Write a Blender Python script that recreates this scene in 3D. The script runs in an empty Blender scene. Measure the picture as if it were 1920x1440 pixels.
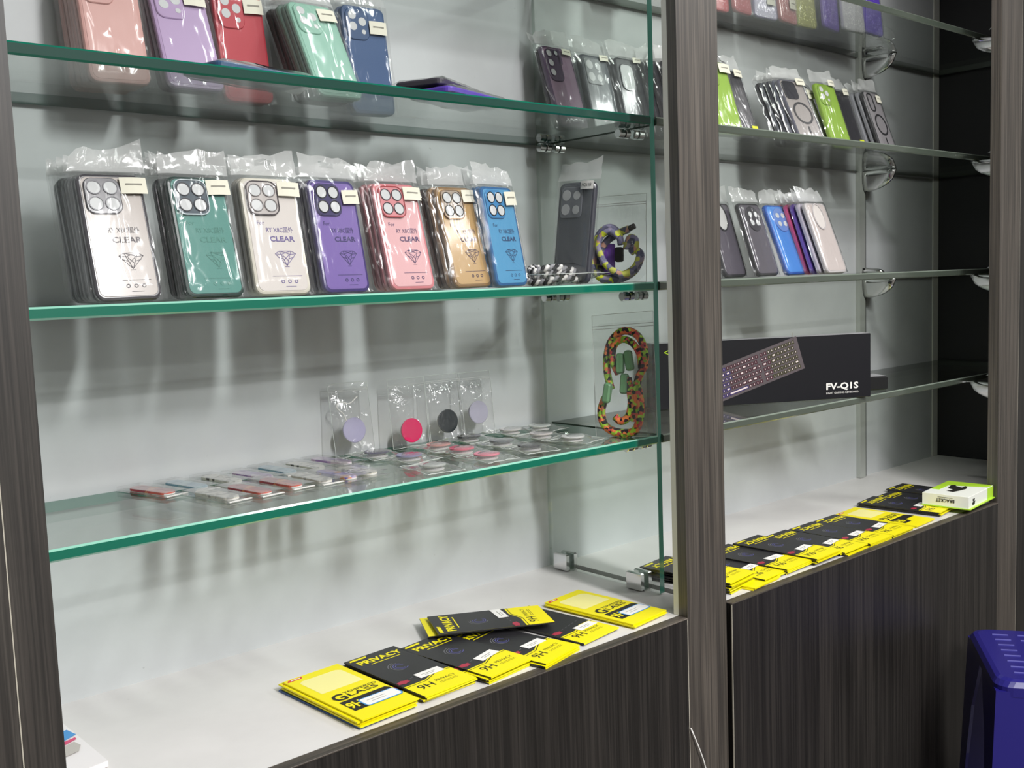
import bpy, bmesh, math, random
from mathutils import Matrix, Vector, noise
random.seed(7)
PI = math.pi
S = bpy.context.scene
COL = S.collection

# ------------------------------------------------------------------ camera
cam = bpy.data.cameras.new('camera'); camo = bpy.data.objects.new('camera', cam); COL.objects.link(camo)
r_, u_, f_ = (0.75194, -0.65824, -0.03619), (0.09203, 0.05045, 0.99448), (0.65277, 0.75112, -0.09852)
camo.matrix_world = Matrix(((r_[0], u_[0], -f_[0], -0.29011), (r_[1], u_[1], -f_[1], -1.01335),
                            (r_[2], u_[2], -f_[2], 0.53674), (0, 0, 0, 1)))
cam.sensor_width = 36; cam.lens = 1921.68 / 1920 * 36; cam.clip_start = 0.02; cam.clip_end = 50
S.camera = camo

# ------------------------------------------------------------------ light
S.view_settings.view_transform = 'Standard'; S.view_settings.look = 'None'
S.view_settings.gamma = 1; S.view_settings.use_curve_mapping = False
S.view_settings.exposure = -0.03
S.cycles.transparent_max_bounces = 64; S.cycles.max_bounces = 10
S.cycles.glossy_bounces = 6; S.cycles.diffuse_bounces = 5
S.cycles.use_denoising = True
S.cycles.caustics_reflective = False; S.cycles.caustics_refractive = False
w = bpy.data.worlds.new('world'); S.world = w; w.use_nodes = True
w.node_tree.nodes['Background'].inputs[0].default_value = (0.9, 0.95, 1, 1)
w.node_tree.nodes['Background'].inputs[1].default_value = 0.3
CEIL = 2.05; FLOOR = -0.69

def tube_light(x, y, lx, ly, power, col=(1.0, 0.992, 0.985)):
    l = bpy.data.lights.new('ceiling_lamp_light', 'AREA'); l.shape = 'RECTANGLE'; l.size = lx; l.size_y = ly
    l.energy = power; l.color = col
    o = bpy.data.objects.new('ceiling_lamp_light', l); o.location = (x, y, CEIL - 0.06); COL.objects.link(o)
tube_light(0.70, -2.30, 0.14, 1.2, 124)
tube_light(1.20, -0.60, 0.14, 0.8, 19)
tube_light(0.05, -1.45, 0.14, 1.2, 8)
tube_light(3.10, -1.40, 0.14, 1.2, 34)
tube_light(0.90, -3.50, 2.4, 0.14, 54)

# ------------------------------------------------------------------ materials
MATS = {}
def newmat(name):
    m = bpy.data.materials.new(name); m.use_nodes = True; nt = m.node_tree
    for n in list(nt.nodes): nt.nodes.remove(n)
    o = nt.nodes.new('ShaderNodeOutputMaterial'); MATS[name] = m
    return m, nt, o
def srgb(c):
    if isinstance(c, str): c = tuple(int(c[i:i+2], 16) / 255 for i in (0, 2, 4))
    return tuple((x / 12.92 if x <= .04045 else ((x + .055) / 1.055) ** 2.4) for x in c) + (1,)
def plastic(name, col, rough=.35, metal=0, coat=0, bump=0, bscale=200, var=.0, emit=None, trans=0):
    if name in MATS: return MATS[name]
    m, nt, o = newmat(name); p = nt.nodes.new('ShaderNodeBsdfPrincipled')
    p.inputs['Base Color'].default_value = srgb(col); p.inputs['Roughness'].default_value = rough
    p.inputs['Metallic'].default_value = metal; p.inputs['Coat Weight'].default_value = coat
    p.inputs['Coat Roughness'].default_value = .08
    nt.links.new(p.outputs[0], o.inputs[0])
    tc = nt.nodes.new('ShaderNodeTexCoord')
    if var or bump:
        nz = nt.nodes.new('ShaderNodeTexNoise'); nz.inputs['Scale'].default_value = bscale; nz.inputs['Detail'].default_value = 3
        nt.links.new(tc.outputs['Object'], nz.inputs['Vector'])
    if var:
        mx = nt.nodes.new('ShaderNodeMix'); mx.data_type = 'RGBA'; c = srgb(col)
        mx.inputs[6].default_value = tuple(x * (1 - var) for x in c[:3]) + (1,)
        mx.inputs[7].default_value = tuple(min(1, x * (1 + var)) for x in c[:3]) + (1,)
        nt.links.new(nz.outputs[0], mx.inputs[0]); nt.links.new(mx.outputs[2], p.inputs['Base Color'])
    if bump:
        b = nt.nodes.new('ShaderNodeBump'); b.inputs['Strength'].default_value = bump; b.inputs['Distance'].default_value = .001
        nt.links.new(nz.outputs[0], b.inputs['Height']); nt.links.new(b.outputs[0], p.inputs['Normal'])
    return m
def ramp(nt, stops, interp='LINEAR'):
    r = nt.nodes.new('ShaderNodeValToRGB'); e = r.color_ramp; e.interpolation = interp
    while len(e.elements) < len(stops): e.elements.new(.5)
    for el, (p, c) in zip(e.elements, stops): el.position = p; el.color = srgb(c)
    return r
def wood(name, dark, mid, light, rough=.38, sc=1.0, along='Z', ior=1.5):
    m, nt, o = newmat(name); p = nt.nodes.new('ShaderNodeBsdfPrincipled'); p.inputs['Roughness'].default_value = rough; p.inputs['IOR'].default_value = ior
    tc = nt.nodes.new('ShaderNodeTexCoord'); mp = nt.nodes.new('ShaderNodeMapping')
    mp.inputs['Scale'].default_value = (60 * sc, 60 * sc, 1.6) if along == 'Z' else (1.6, 60, 60)
    nt.links.new(tc.outputs['Object'], mp.inputs[0])
    n1 = nt.nodes.new('ShaderNodeTexNoise'); n1.inputs['Scale'].default_value = 1.0; n1.inputs['Detail'].default_value = 5
    n1.inputs['Roughness'].default_value = .65; n1.inputs['Distortion'].default_value = .35
    nt.links.new(mp.outputs[0], n1.inputs['Vector'])
    mp2 = nt.nodes.new('ShaderNodeMapping'); mp2.inputs['Scale'].default_value = (330 * sc, 330 * sc, 3.5) if along == 'Z' else (3.5, 330, 330)
    nt.links.new(tc.outputs['Object'], mp2.inputs[0])
    n2 = nt.nodes.new('ShaderNodeTexNoise'); n2.inputs['Scale'].default_value = 1.0; n2.inputs['Detail'].default_value = 3
    nt.links.new(mp2.outputs[0], n2.inputs['Vector'])
    r1 = ramp(nt, [(.36, dark), (.5, mid), (.66, light)]); nt.links.new(n1.outputs[0], r1.inputs[0])
    r2 = ramp(nt, [(.36, '7c7c7c'), (.5, 'c8c8c8'), (.6, 'ffffff')]); nt.links.new(n2.outputs[0], r2.inputs[0])
    mx = nt.nodes.new('ShaderNodeMix'); mx.data_type = 'RGBA'; mx.blend_type = 'MULTIPLY'; mx.inputs[0].default_value = .75
    nt.links.new(r1.outputs[0], mx.inputs[6]); nt.links.new(r2.outputs[0], mx.inputs[7])
    nt.links.new(mx.outputs[2], p.inputs['Base Color'])
    b = nt.nodes.new('ShaderNodeBump'); b.inputs['Strength'].default_value = .25; b.inputs['Distance'].default_value = .0006
    nt.links.new(n2.outputs[0], b.inputs['Height']); nt.links.new(b.outputs[0], p.inputs['Normal'])
    nt.links.new(p.outputs[0], o.inputs[0]); return m
def white_board(name, c1, c2, rough=.45):
    m, nt, o = newmat(name); p = nt.nodes.new('ShaderNodeBsdfPrincipled'); p.inputs['Roughness'].default_value = rough
    tc = nt.nodes.new('ShaderNodeTexCoord')
    n = nt.nodes.new('ShaderNodeTexNoise'); n.inputs['Scale'].default_value = 6; n.inputs['Detail'].default_value = 6; n.inputs['Roughness'].default_value = .6
    nt.links.new(tc.outputs['Object'], n.inputs['Vector'])
    r = ramp(nt, [(.3, c1), (.65, c2)]); nt.links.new(n.outputs[0], r.inputs[0])
    n2 = nt.nodes.new('ShaderNodeTexNoise'); n2.inputs['Scale'].default_value = 70; n2.inputs['Detail'].default_value = 4
    nt.links.new(tc.outputs['Object'], n2.inputs['Vector'])
    r2 = ramp(nt, [(.2, '9a9a98'), (.27, 'ffffff')]); nt.links.new(n2.outputs[0], r2.inputs[0])
    mx = nt.nodes.new('ShaderNodeMix'); mx.data_type = 'RGBA'; mx.blend_type = 'MULTIPLY'; mx.inputs[0].default_value = .5
    nt.links.new(r.outputs[0], mx.inputs[6]); nt.links.new(r2.outputs[0], mx.inputs[7])
    nt.links.new(mx.outputs[2], p.inputs['Base Color'])
    nt.links.new(p.outputs[0], o.inputs[0]); return m
def schlick(nt, f0=.04, boost=1.0, normal=None):
    """view-angle reflectance, the same from both sides of a thin sheet"""
    lw = nt.nodes.new('ShaderNodeLayerWeight'); lw.inputs[0].default_value = .5
    if normal: nt.links.new(normal, lw.inputs['Normal'])
    pw = nt.nodes.new('ShaderNodeMath'); pw.operation = 'POWER'; pw.inputs[1].default_value = 5
    nt.links.new(lw.outputs['Facing'], pw.inputs[0])
    ma = nt.nodes.new('ShaderNodeMath'); ma.operation = 'MULTIPLY_ADD'; ma.use_clamp = True
    ma.inputs[1].default_value = (1 - f0) * boost; ma.inputs[2].default_value = f0 * boost
    nt.links.new(pw.outputs[0], ma.inputs[0]); return ma.outputs[0]
def glass(name, tint, ior=1.5, rough=.0, haze=0.0, hazecol='c8d4cc', boost=1.0):
    m, nt, o = newmat(name)
    t = nt.nodes.new('ShaderNodeBsdfTransparent'); t.inputs[0].default_value = srgb(tint)
    g = nt.nodes.new('ShaderNodeBsdfGlossy'); g.inputs['Roughness'].default_value = rough
    mx = nt.nodes.new('ShaderNodeMixShader'); nt.links.new(schlick(nt, .04, boost), mx.inputs[0])
    src = t
    if haze:
        d = nt.nodes.new('ShaderNodeBsdfDiffuse'); d.inputs[0].default_value = srgb(hazecol)
        mh = nt.nodes.new('ShaderNodeMixShader'); mh.inputs[0].default_value = haze
        nt.links.new(t.outputs[0], mh.inputs[1]); nt.links.new(d.outputs[0], mh.inputs[2]); src = mh
    nt.links.new(src.outputs[0], mx.inputs[1]); nt.links.new(g.outputs[0], mx.inputs[2])
    nt.links.new(mx.outputs[0], o.inputs[0]); return m
def film(name, haze=.04, gloss=1.25, sc=(45, 45, 18), bump=.9, rough=.12, hcol='e6e8ea'):
    m, nt, o = newmat(name)
    t = nt.nodes.new('ShaderNodeBsdfTransparent'); t.inputs[0].default_value = (.985, .985, .985, 1)
    d = nt.nodes.new('ShaderNodeBsdfDiffuse'); d.inputs[0].default_value = srgb(hcol)
    tl = nt.nodes.new('ShaderNodeBsdfTranslucent'); tl.inputs[0].default_value = srgb(hcol)
    dd = nt.nodes.new('ShaderNodeMixShader'); dd.inputs[0].default_value = .4
    nt.links.new(d.outputs[0], dd.inputs[1]); nt.links.new(tl.outputs[0], dd.inputs[2])
    g = nt.nodes.new('ShaderNodeBsdfGlossy'); g.inputs['Roughness'].default_value = rough
    tc = nt.nodes.new('ShaderNodeTexCoord'); mp = nt.nodes.new('ShaderNodeMapping'); mp.inputs['Scale'].default_value = sc
    mp.inputs['Rotation'].default_value = (0, .25, 0)
    nt.links.new(tc.outputs['Object'], mp.inputs[0])
    oi = nt.nodes.new('ShaderNodeObjectInfo'); ad = nt.nodes.new('ShaderNodeVectorMath'); ad.operation = 'ADD'
    sm = nt.nodes.new('ShaderNodeMath'); sm.operation = 'MULTIPLY'; sm.inputs[1].default_value = 40
    nt.links.new(oi.outputs['Random'], sm.inputs[0])
    nt.links.new(mp.outputs[0], ad.inputs[0]); nt.links.new(sm.outputs[0], ad.inputs[1])
    n = nt.nodes.new('ShaderNodeTexNoise'); n.inputs['Scale'].default_value = 1; n.inputs['Detail'].default_value = 2.5
    n.inputs['Distortion'].default_value = 1.2; n.noise_type = 'RIDGED_MULTIFRACTAL'
    nt.links.new(ad.outputs[0], n.inputs['Vector'])
    b = nt.nodes.new('ShaderNodeBump'); b.inputs['Strength'].default_value = bump; b.inputs['Distance'].default_value = .0024
    nt.links.new(n.outputs[0], b.inputs['Height']); nt.links.new(b.outputs[0], g.inputs['Normal'])
    # creases whiten the film a little
    cr = nt.nodes.new('ShaderNodeMapRange'); cr.inputs[1].default_value = .95; cr.inputs[2].default_value = 1.9
    cr.inputs[3].default_value = haze; cr.inputs[4].default_value = haze + .28
    nt.links.new(n.outputs[0], cr.inputs[0])
    mh = nt.nodes.new('ShaderNodeMixShader'); nt.links.new(cr.outputs[0], mh.inputs[0])
    nt.links.new(t.outputs[0], mh.inputs[1]); nt.links.new(dd.outputs[0], mh.inputs[2])
    mx = nt.nodes.new('ShaderNodeMixShader'); nt.links.new(schlick(nt, .035, gloss), mx.inputs[0])
    nt.links.new(mh.outputs[0], mx.inputs[1]); nt.links.new(g.outputs[0], mx.inputs[2])
    nt.links.new(mx.outputs[0], o.inputs[0]); return m
def patches(name, cols, scale=90, rough=.6, stretch=(1, 1, 1), tex='VORONOI'):
    """random coloured cells, for woven cords and printed straps"""
    m, nt, o = newmat(name); p = nt.nodes.new('ShaderNodeBsdfPrincipled'); p.inputs['Roughness'].default_value = rough
    tc = nt.nodes.new('ShaderNodeTexCoord'); mp = nt.nodes.new('ShaderNodeMapping'); mp.inputs['Scale'].default_value = stretch
    nt.links.new(tc.outputs['Object'], mp.inputs[0])
    v = nt.nodes.new('ShaderNodeTexVoronoi'); v.inputs['Scale'].default_value = scale
    nt.links.new(mp.outputs[0], v.inputs['Vector'])
    sp = nt.nodes.new('ShaderNodeSeparateColor'); nt.links.new(v.outputs['Color'], sp.inputs[0])
    k = len(cols); r = ramp(nt, [(i / k, c) for i, c in enumerate(cols)], 'CONSTANT')
    nt.links.new(sp.outputs[0], r.inputs[0]); nt.links.new(r.outputs[0], p.inputs['Base Color'])
    b = nt.nodes.new('ShaderNodeBump'); b.inputs['Strength'].default_value = .4; b.inputs['Distance'].default_value = .001
    nt.links.new(v.outputs['Distance'], b.inputs['Height']); nt.links.new(b.outputs[0], p.inputs['Normal'])
    nt.links.new(p.outputs[0], o.inputs[0]); return m

M_wood = wood('dark_wood_laminate', '423c37', '524b44', '5e5750', .48, ior=1.7)
M_door = wood('dark_door_laminate', '211e1c', '292624', '35312e', .4)
M_wood_shaded = wood('shaded_wood_laminate', '2f2b28', '3d3834', '4a4540', .48, ior=1.6)  # same laminate as the other posts, left side's shade put into the colour
M_edge_band = wood('wood_edge_band', '443f3a', '585049', '665e56', .45, along='X')
M_white = white_board('white_back_board', 'c0c3c4', 'cacdce')
M_base = white_board('white_base_board', 'd2cfcd', 'dcd9d7', .4)
M_whiteedge = plastic('white_board_edge', 'd8d8d0', .5)
M_seam = plastic('pale_seam_edge', 'c9c3b4', .5)
M_black = plastic('black_side_board', '1c1c1e', .55, var=.15, bscale=4)
M_glass = glass('clear_glass_sheet', 'f6faf8', 1.5)
M_glassR = glass('grey_glass_sheet', 'f2f5f2', 1.5)
M_gedge = plastic('green_glass_edge', '0f6b56', .12, coat=.6)
M_gedgeB = plastic('green_glass_bevel', '8fc9b4', .15, coat=.6)
M_gedgeD = plastic('dark_green_glass_edge', '2a4a42', .12, coat=.6)
M_gedgeG = plastic('grey_green_glass_edge', '4a5249', .15, coat=.6)
M_gedgeGB = plastic('grey_glass_bevel', '7d877c', .15, coat=.6)
M_chrome = plastic('chrome_metal', 'dcdcdc', .12, metal=1)
M_steel = plastic('brushed_steel', 'b9bab4', .35, metal=.8)
M_rubber = plastic('black_rubber', '0c0c0c', .6)
M_film = film('clear_bag_film')
M_head = film('frosted_bag_header', haze=.60, gloss=1.4, bump=.9, hcol='ecedec')
M_zip = film('zip_bag_film', haze=.12, gloss=1.6, sc=(60, 60, 60), bump=.8)
M_label = plastic('cream_paper_label', 'dcd9c8', .7)
M_lab_white = plastic('white_paper_label', 'eceae6', .7)
M_ink = plastic('grey_label_ink', '8d8a80', .8)
M_yellow = plastic('yellow_card', 'f2e400', .45)
M_packblack = plastic('black_card', '242326', .38)
M_inkblack = plastic('black_print', '1d1a16', .5)

# ------------------------------------------------------------------ mesh helpers
class MB:
    def __init__(s): s.v = []; s.f = []; s.m = []; s.sm = []
    def add(s, vs, fs, mi=0, smooth=False):
        b = len(s.v); s.v += [tuple(x) for x in vs]
        for f in fs: s.f.append([b + i for i in f]); s.m.append(mi); s.sm.append(smooth)
        return s
    def box(s, x0, x1, y0, y1, z0, z1, mi=0, bev=0):
        if bev:
            o = [(x0, y0), (x1, y0), (x1, y1), (x0, y1)]
            def ring(i, z): return [(x0 + i, y0 + i, z), (x1 - i, y0 + i, z), (x1 - i, y1 - i, z), (x0 + i, y1 - i, z)]
            return s.loft([ring(bev, z0), ring(0, z0 + bev), ring(0, z1 - bev), ring(bev, z1)], mi)
        v = [(x0, y0, z0), (x1, y0, z0), (x1, y1, z0), (x0, y1, z0), (x0, y0, z1), (x1, y0, z1), (x1, y1, z1), (x0, y1, z1)]
        return s.add(v, [(0, 3, 2, 1), (4, 5, 6, 7), (0, 1, 5, 4), (1, 2, 6, 5), (2, 3, 7, 6), (3, 0, 4, 7)], mi)
    def loft(s, rings, mi=0, cap=True, smooth=False, closed=True):
        n = len(rings[0]); vs = [p for r in rings for p in r]; fs = []
        for k in range(len(rings) - 1):
            for i in range(n if closed else n - 1):
                j = (i + 1) % n
                fs.append((k * n + i, k * n + j, (k + 1) * n + j, (k + 1) * n + i))
        s.add(vs, fs, mi, smooth)
        if cap:
            b = len(s.v) - len(vs)
            s.f.append([b + i for i in range(n)][::-1]); s.m.append(mi); s.sm.append(False)
            s.f.append([b + (len(rings) - 1) * n + i for i in range(n)]); s.m.append(mi); s.sm.append(False)
        return s
    def slab(s, w, h, r, levels, cx=0, cz=0, mi=0, n=4, cap=True):
        """rounded rectangle in the xz plane, levels = [(inset, y)] from front (small y) to back"""
        return s.loft([[(cx + x, y, cz + z) for x, z in rrect(w - 2 * i, h - 2 * i, max(r - i, .0004), n)] for i, y in levels][::-1], mi, cap)
    def disc(s, cx, cz, r, y0, y1, mi=0, n=16, rz=None, bev=0):
        rz = rz or r
        def ring(q, y): return [(cx + (r - q) * math.cos(a * 2 * PI / n), y, cz + (rz - q) * math.sin(a * 2 * PI / n)) for a in range(n)]
        return s.loft([ring(0, y1), ring(0, y0 + bev), ring(bev, y0)] if bev else [ring(0, y1), ring(0, y0)], mi)
    def ring(s, cx, cz, R, t, y0, y1, mi=0, n=18, Rz=None):
        Rz = Rz or R; k = Rz - R; vs = []; fs = []
        for a in range(n):
            c, q = math.cos(a * 2 * PI / n), math.sin(a * 2 * PI / n)
            for rr, y in ((R + t, y1), (R + t, y0), (R - t, y0), (R - t, y1)): vs.append((cx + rr * c, y, cz + (rr + k) * q))
        for a in range(n):
            b = (a + 1) % n
            for i in range(4): fs.append((a * 4 + i, b * 4 + i, b * 4 + (i + 1) % 4, a * 4 + (i + 1) % 4))
        return s.add(vs, fs, mi)
    def frame(s, w, h, r, t, y0, y1, cx=0, cz=0, mi=0, n=4):
        A = rrect(w, h, r, n); B = rrect(w - 2 * t, h - 2 * t, max(r - t, .0004), n); m = len(A)
        vs = [(cx + x, y1, cz + z) for x, z in A] + [(cx + x, y0, cz + z) for x, z in A] + [(cx + x, y0, cz + z) for x, z in B] + [(cx + x, y1, cz + z) for x, z in B]
        fs = [(k * m + i, ((k + 1) % 4) * m + i, ((k + 1) % 4) * m + (i + 1) % m, k * m + (i + 1) % m) for k in range(4) for i in range(m)]
        return s.add(vs, fs, mi)
    def tube(s, pts, r, mi=0, n=8, closed=False, cap=True):
        P = [Vector(p) for p in pts]; N = len(P); rings = []; up = None
        for i, p in enumerate(P):
            a = P[(i - 1) % N] if (closed or i > 0) else P[i]; b = P[(i + 1) % N] if (closed or i < N - 1) else P[i]
            t = (b - a).normalized()
            if up is None: up = t.orthogonal().normalized()
            up = (up - t * up.dot(t)); up = up.normalized() if up.length > 1e-6 else t.orthogonal().normalized()
            q = t.cross(up); rr = r[i] if isinstance(r, (list, tuple)) else r
            rings.append([p + (up * math.cos(k * 2 * PI / n) + q * math.sin(k * 2 * PI / n)) * rr for k in range(n)])
        if closed: rings.append(rings[0]); cap = False
        return s.loft(rings, mi, cap, True)
    def quad(s, p, mi=0): return s.add(p, [(0, 1, 2, 3)], mi)
    def mesh(s, name):
        me = bpy.data.meshes.new(name); me.from_pydata(s.v, [], s.f)
        for p, mi, sm in zip(me.polygons, s.m, s.sm): p.material_index = mi; p.use_smooth = sm
        return me
    def build(s, name, mats, parent=None, fix=False):
        me = s.mesh(name)
        for m in (mats if isinstance(mats, (list, tuple)) else [mats]): me.materials.append(m)
        bm = bmesh.new(); bm.from_mesh(me); bmesh.ops.recalc_face_normals(bm, faces=bm.faces) if not fix else None
        bm.to_mesh(me); bm.free()
        return obj(name, me, parent)
def rrect(w, h, r, n=4):
    out = []
    for cx, cz, a0 in ((w / 2 - r, h / 2 - r, 0), (-w / 2 + r, h / 2 - r, 90), (-w / 2 + r, -h / 2 + r, 180), (w / 2 - r, -h / 2 + r, 270)):
        for k in range(n + 1):
            a = math.radians(a0 + 90 * k / n); out.append((cx + r * math.cos(a), cz + r * math.sin(a)))
    return out
def obj(name, data, parent=None):
    o = bpy.data.objects.new(name, data); COL.objects.link(o)
    if parent: o.parent = parent
    return o
def empty(name, M=None):
    o = bpy.data.objects.new(name, None); o.empty_display_size = .02; COL.objects.link(o)
    if M is not None: o.matrix_world = M
    return o
def tag(o, label=None, cat=None, group=None, kind=None):
    if label: o['label'] = label
    if cat: o['category'] = cat
    if group: o['group'] = group
    if kind: o['kind'] = kind
    return o
def copy_tree(o, parent=None):
    c = o.copy(); COL.objects.link(c); c.parent = parent
    for ch in list(o.children): copy_tree(ch, c)
    return c
_text = {}
def text_mesh(txt, size, width=None, bold=0.0, shear=0):
    """lettering as a mesh lying in the xz plane, centred"""
    k = (txt, size, width, bold)
    if k in _text: return _text[k]
    c = bpy.data.curves.new('lettering', 'FONT'); c.body = txt; c.size = size; c.align_x = 'CENTER'; c.align_y = 'CENTER'
    c.resolution_u = 2; c.offset = bold; c.shear = shear
    o = bpy.data.objects.new('t', c); COL.objects.link(o)
    dg = bpy.context.evaluated_depsgraph_get(); dg.update()
    me = bpy.data.meshes.new_from_object(o.evaluated_get(dg)); bpy.data.objects.remove(o); bpy.data.curves.remove(c)
    xs = [v.co.x for v in me.vertices]; ys = [v.co.y for v in me.vertices]
    mx = (min(xs) + max(xs)) / 2; my = (min(ys) + max(ys)) / 2; sx = (width / (max(xs) - min(xs))) if width else 1
    V = [((v.co.x - mx) * sx, 0, v.co.y - my) for v in me.vertices]; F = [tuple(p.vertices) for p in me.polygons]
    bpy.data.meshes.remove(me); _text[k] = (V, F); return _text[k]
def put_text(mb, txt, size, cx, y, cz, width=None, bold=0.0, mi=0, rot=0, flat=False, shear=0):
    V, F = text_mesh(txt, size, width, bold, shear); c, s = math.cos(rot), math.sin(rot); out = []
    for x, _, z in V:
        a, b = x * c - z * s, x * s + z * c
        out.append((cx + a, cz + b, y) if flat else (cx + a, y, cz + b))
    mb.add(out, F, mi)
ORD = ['front', 'second', 'third', 'fourth', 'fifth', 'sixth', 'seventh', 'eighth', 'ninth', 'tenth']

# ------------------------------------------------------------------ room
T = .014
YS, YB, XD = .104, .384, 1.0
Z = {1: .7822, 2: .5153, 3: .2608, 0: 1.0618}           # undersides of the glass shelves
def setting(name, mb, mat, **k): return tag(mb.build(name, mat), kind='structure')
M_room = plastic('room_wall_paint', 'a6a6a2', .7); M_ceil = plastic('ceiling_paint', 'c4c4c0', .8)
m_floor, nt, o = newmat('dark_floor_tile'); p = nt.nodes.new('ShaderNodeBsdfPrincipled'); p.inputs['Roughness'].default_value = .3
br = nt.nodes.new('ShaderNodeTexBrick'); br.offset = 0; br.inputs['Scale'].default_value = 1.6; br.inputs['Color1'].default_value = srgb('57534f')
br.inputs['Color2'].default_value = srgb('5f5a55'); br.inputs['Mortar'].default_value = srgb('3a3835'); br.inputs['Mortar Size'].default_value = .01
br.inputs['Brick Width'].default_value = .8; br.inputs['Row Height'].default_value = .8
tc = nt.nodes.new('ShaderNodeTexCoord'); nt.links.new(tc.outputs['Object'], br.inputs['Vector']); nt.links.new(br.outputs[0], p.inputs['Base Color']); nt.links.new(p.outputs[0], o.inputs[0])
X0, X1, Y0, Y1 = -2.6, 4.6, -4.6, .42
setting('floor', MB().box(X0, X1, Y0, Y1, FLOOR - .05, FLOOR), m_floor)
setting('ceiling', MB().box(X0, X1, Y0, Y1, CEIL, CEIL + .05), M_ceil)
setting('wall_back', MB().box(X0, X1, Y1, Y1 + .05, FLOOR, CEIL), M_room)
setting('wall_front', MB().box(X0, X1, Y0 - .05, Y0, FLOOR, CEIL), M_room)
setting('wall_left', MB().box(X0 - .05, X0, Y0, Y1, FLOOR, CEIL), M_room)
setting('wall_right', MB().box(X1, X1 + .05, Y0, Y1, FLOOR, CEIL), M_room)

# ------------------------------------------------------------------ cabinets
TOPZ = 1.62
cab = tag(empty('display_cabinet', Matrix.Translation((.5, .2, FLOOR))), 'left wall cabinet with dark wood posts, white back and white counter', 'cabinet')
def part(name, mb, mat, parent):
    o = mb.build(name, mat, parent); o.matrix_parent_inverse = parent.matrix_basis.inverted(); return o
part('back_board', MB().box(-.1, 1.0, YB, YB + .018, -.02, TOPZ), M_white, cab)
part('counter_board', MB().box(-.02, 1.02, .018, YB, -.018, 0), M_base, cab)
part('counter_edge', MB().box(.0, .939, -.0015, .018, -.0012, .0006, bev=.0003), M_edge_band, cab)
part('front_panel', MB().box(.0, .9375, -.001, .018, FLOOR + .06, -.0013), M_door, cab)
part('plinth', MB().box(-.04, 1.04, .03, .05, FLOOR, FLOOR + .06), M_black, cab)
part('side_post', MB().box(-.037, 0, 0, .02, FLOOR, TOPZ), M_wood_shaded, cab)
part('post_seam', MB().box(-.0382, -.037, .0005, .02, FLOOR, TOPZ), M_seam, cab)
part('centre_post', MB().box(.9395, 1.0385, 0, .018, FLOOR, TOPZ, bev=.0005), M_wood, cab)
part('post_backing', MB().box(.9395, .957, .018, .028, 0.0006, TOPZ), M_whiteedge, cab)
part('post_backing', MB().box(.957, 1.02, .018, .03, 0.0006, TOPZ), M_wood, cab)
part('shading_top_board', MB().box(-.04, 1.04, .02, YB, TOPZ - .018, TOPZ), M_wood, cab)  # unseen top, added to darken the inside of the cabinet
part('side_board', MB().box(-.06, -.042, .02, YB, 0, TOPZ), M_white, cab)
tag(part('post_seam', MB().box(.9378, .9394, -.0003, .004, FLOOR, -.001), M_seam, cab))

cabr = tag(empty('display_cabinet', Matrix.Translation((1.8, .2, FLOOR))), 'right wall cabinet with black side board and dark wood door', 'cabinet')
part('back_board', MB().box(1.0, 2.512, YB, YB + .018, -.02, TOPZ), M_white, cabr)
part('corner_strip', MB().box(2.497, 2.527, YB - .003, YB - .0005, 0.001, TOPZ), M_whiteedge, cabr)
part('side_board', MB().box(2.529, 2.547, .02, YB, 0.001, TOPZ), M_black, cabr)
part('counter_board', MB().box(1.04, 2.56, .0185, YB, -.018, 0.0), M_base, cabr)
part('counter_board', MB().box(1.04, 2.027, .010, .0185, -.018, 0.0), M_base, cabr)
part('counter_edge', MB().box(1.043, 2.027, -.0085, .010, -.0012, .0006, bev=.0003), M_edge_band, cabr)
part('front_panel', MB().box(1.0435, 2.027, -.008, .010, FLOOR + .06, -.0013), M_door, cabr)
part('door_edge', MB().box(1.0428, 1.0435, -.0082, -.006, FLOOR + .06, -.0013), M_seam, cabr)
part('plinth', MB().box(1.04, 2.13, .03, .05, FLOOR, FLOOR + .06), M_black, cabr)
part('corner_post', MB().box(2.028, 2.131, -.006, .017, FLOOR, TOPZ, bev=.0005), M_wood, cabr)
part('shading_top_board', MB().box(1.04, 2.56, .02, YB, TOPZ - .018, TOPZ), M_wood, cabr)  # unseen here too, added to keep light off the interior
nb = tag(empty('display_cabinet', Matrix.Translation((2.7, .1, FLOOR))), 'next dark wood cabinet front at the right edge', 'cabinet')
part('front_panel', MB().box(2.1345, 3.2, -.004, .016, FLOOR, TOPZ), M_door, nb)
part('post_seam', MB().box(2.1318, 2.134, -.005, .016, FLOOR, TOPZ), M_seam, nb)
part('side_board', MB().box(2.57, 2.6, .02, YB, FLOOR, TOPZ), M_wood, nb)
nb = tag(empty('display_cabinet', Matrix.Translation((-.6, .1, FLOOR))), 'neighbouring dark wood cabinet front at the left edge', 'cabinet')
part('front_panel', MB().box(-1.2, -.0384, 0, .018, FLOOR, TOPZ), M_wood_shaded, nb)

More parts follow.
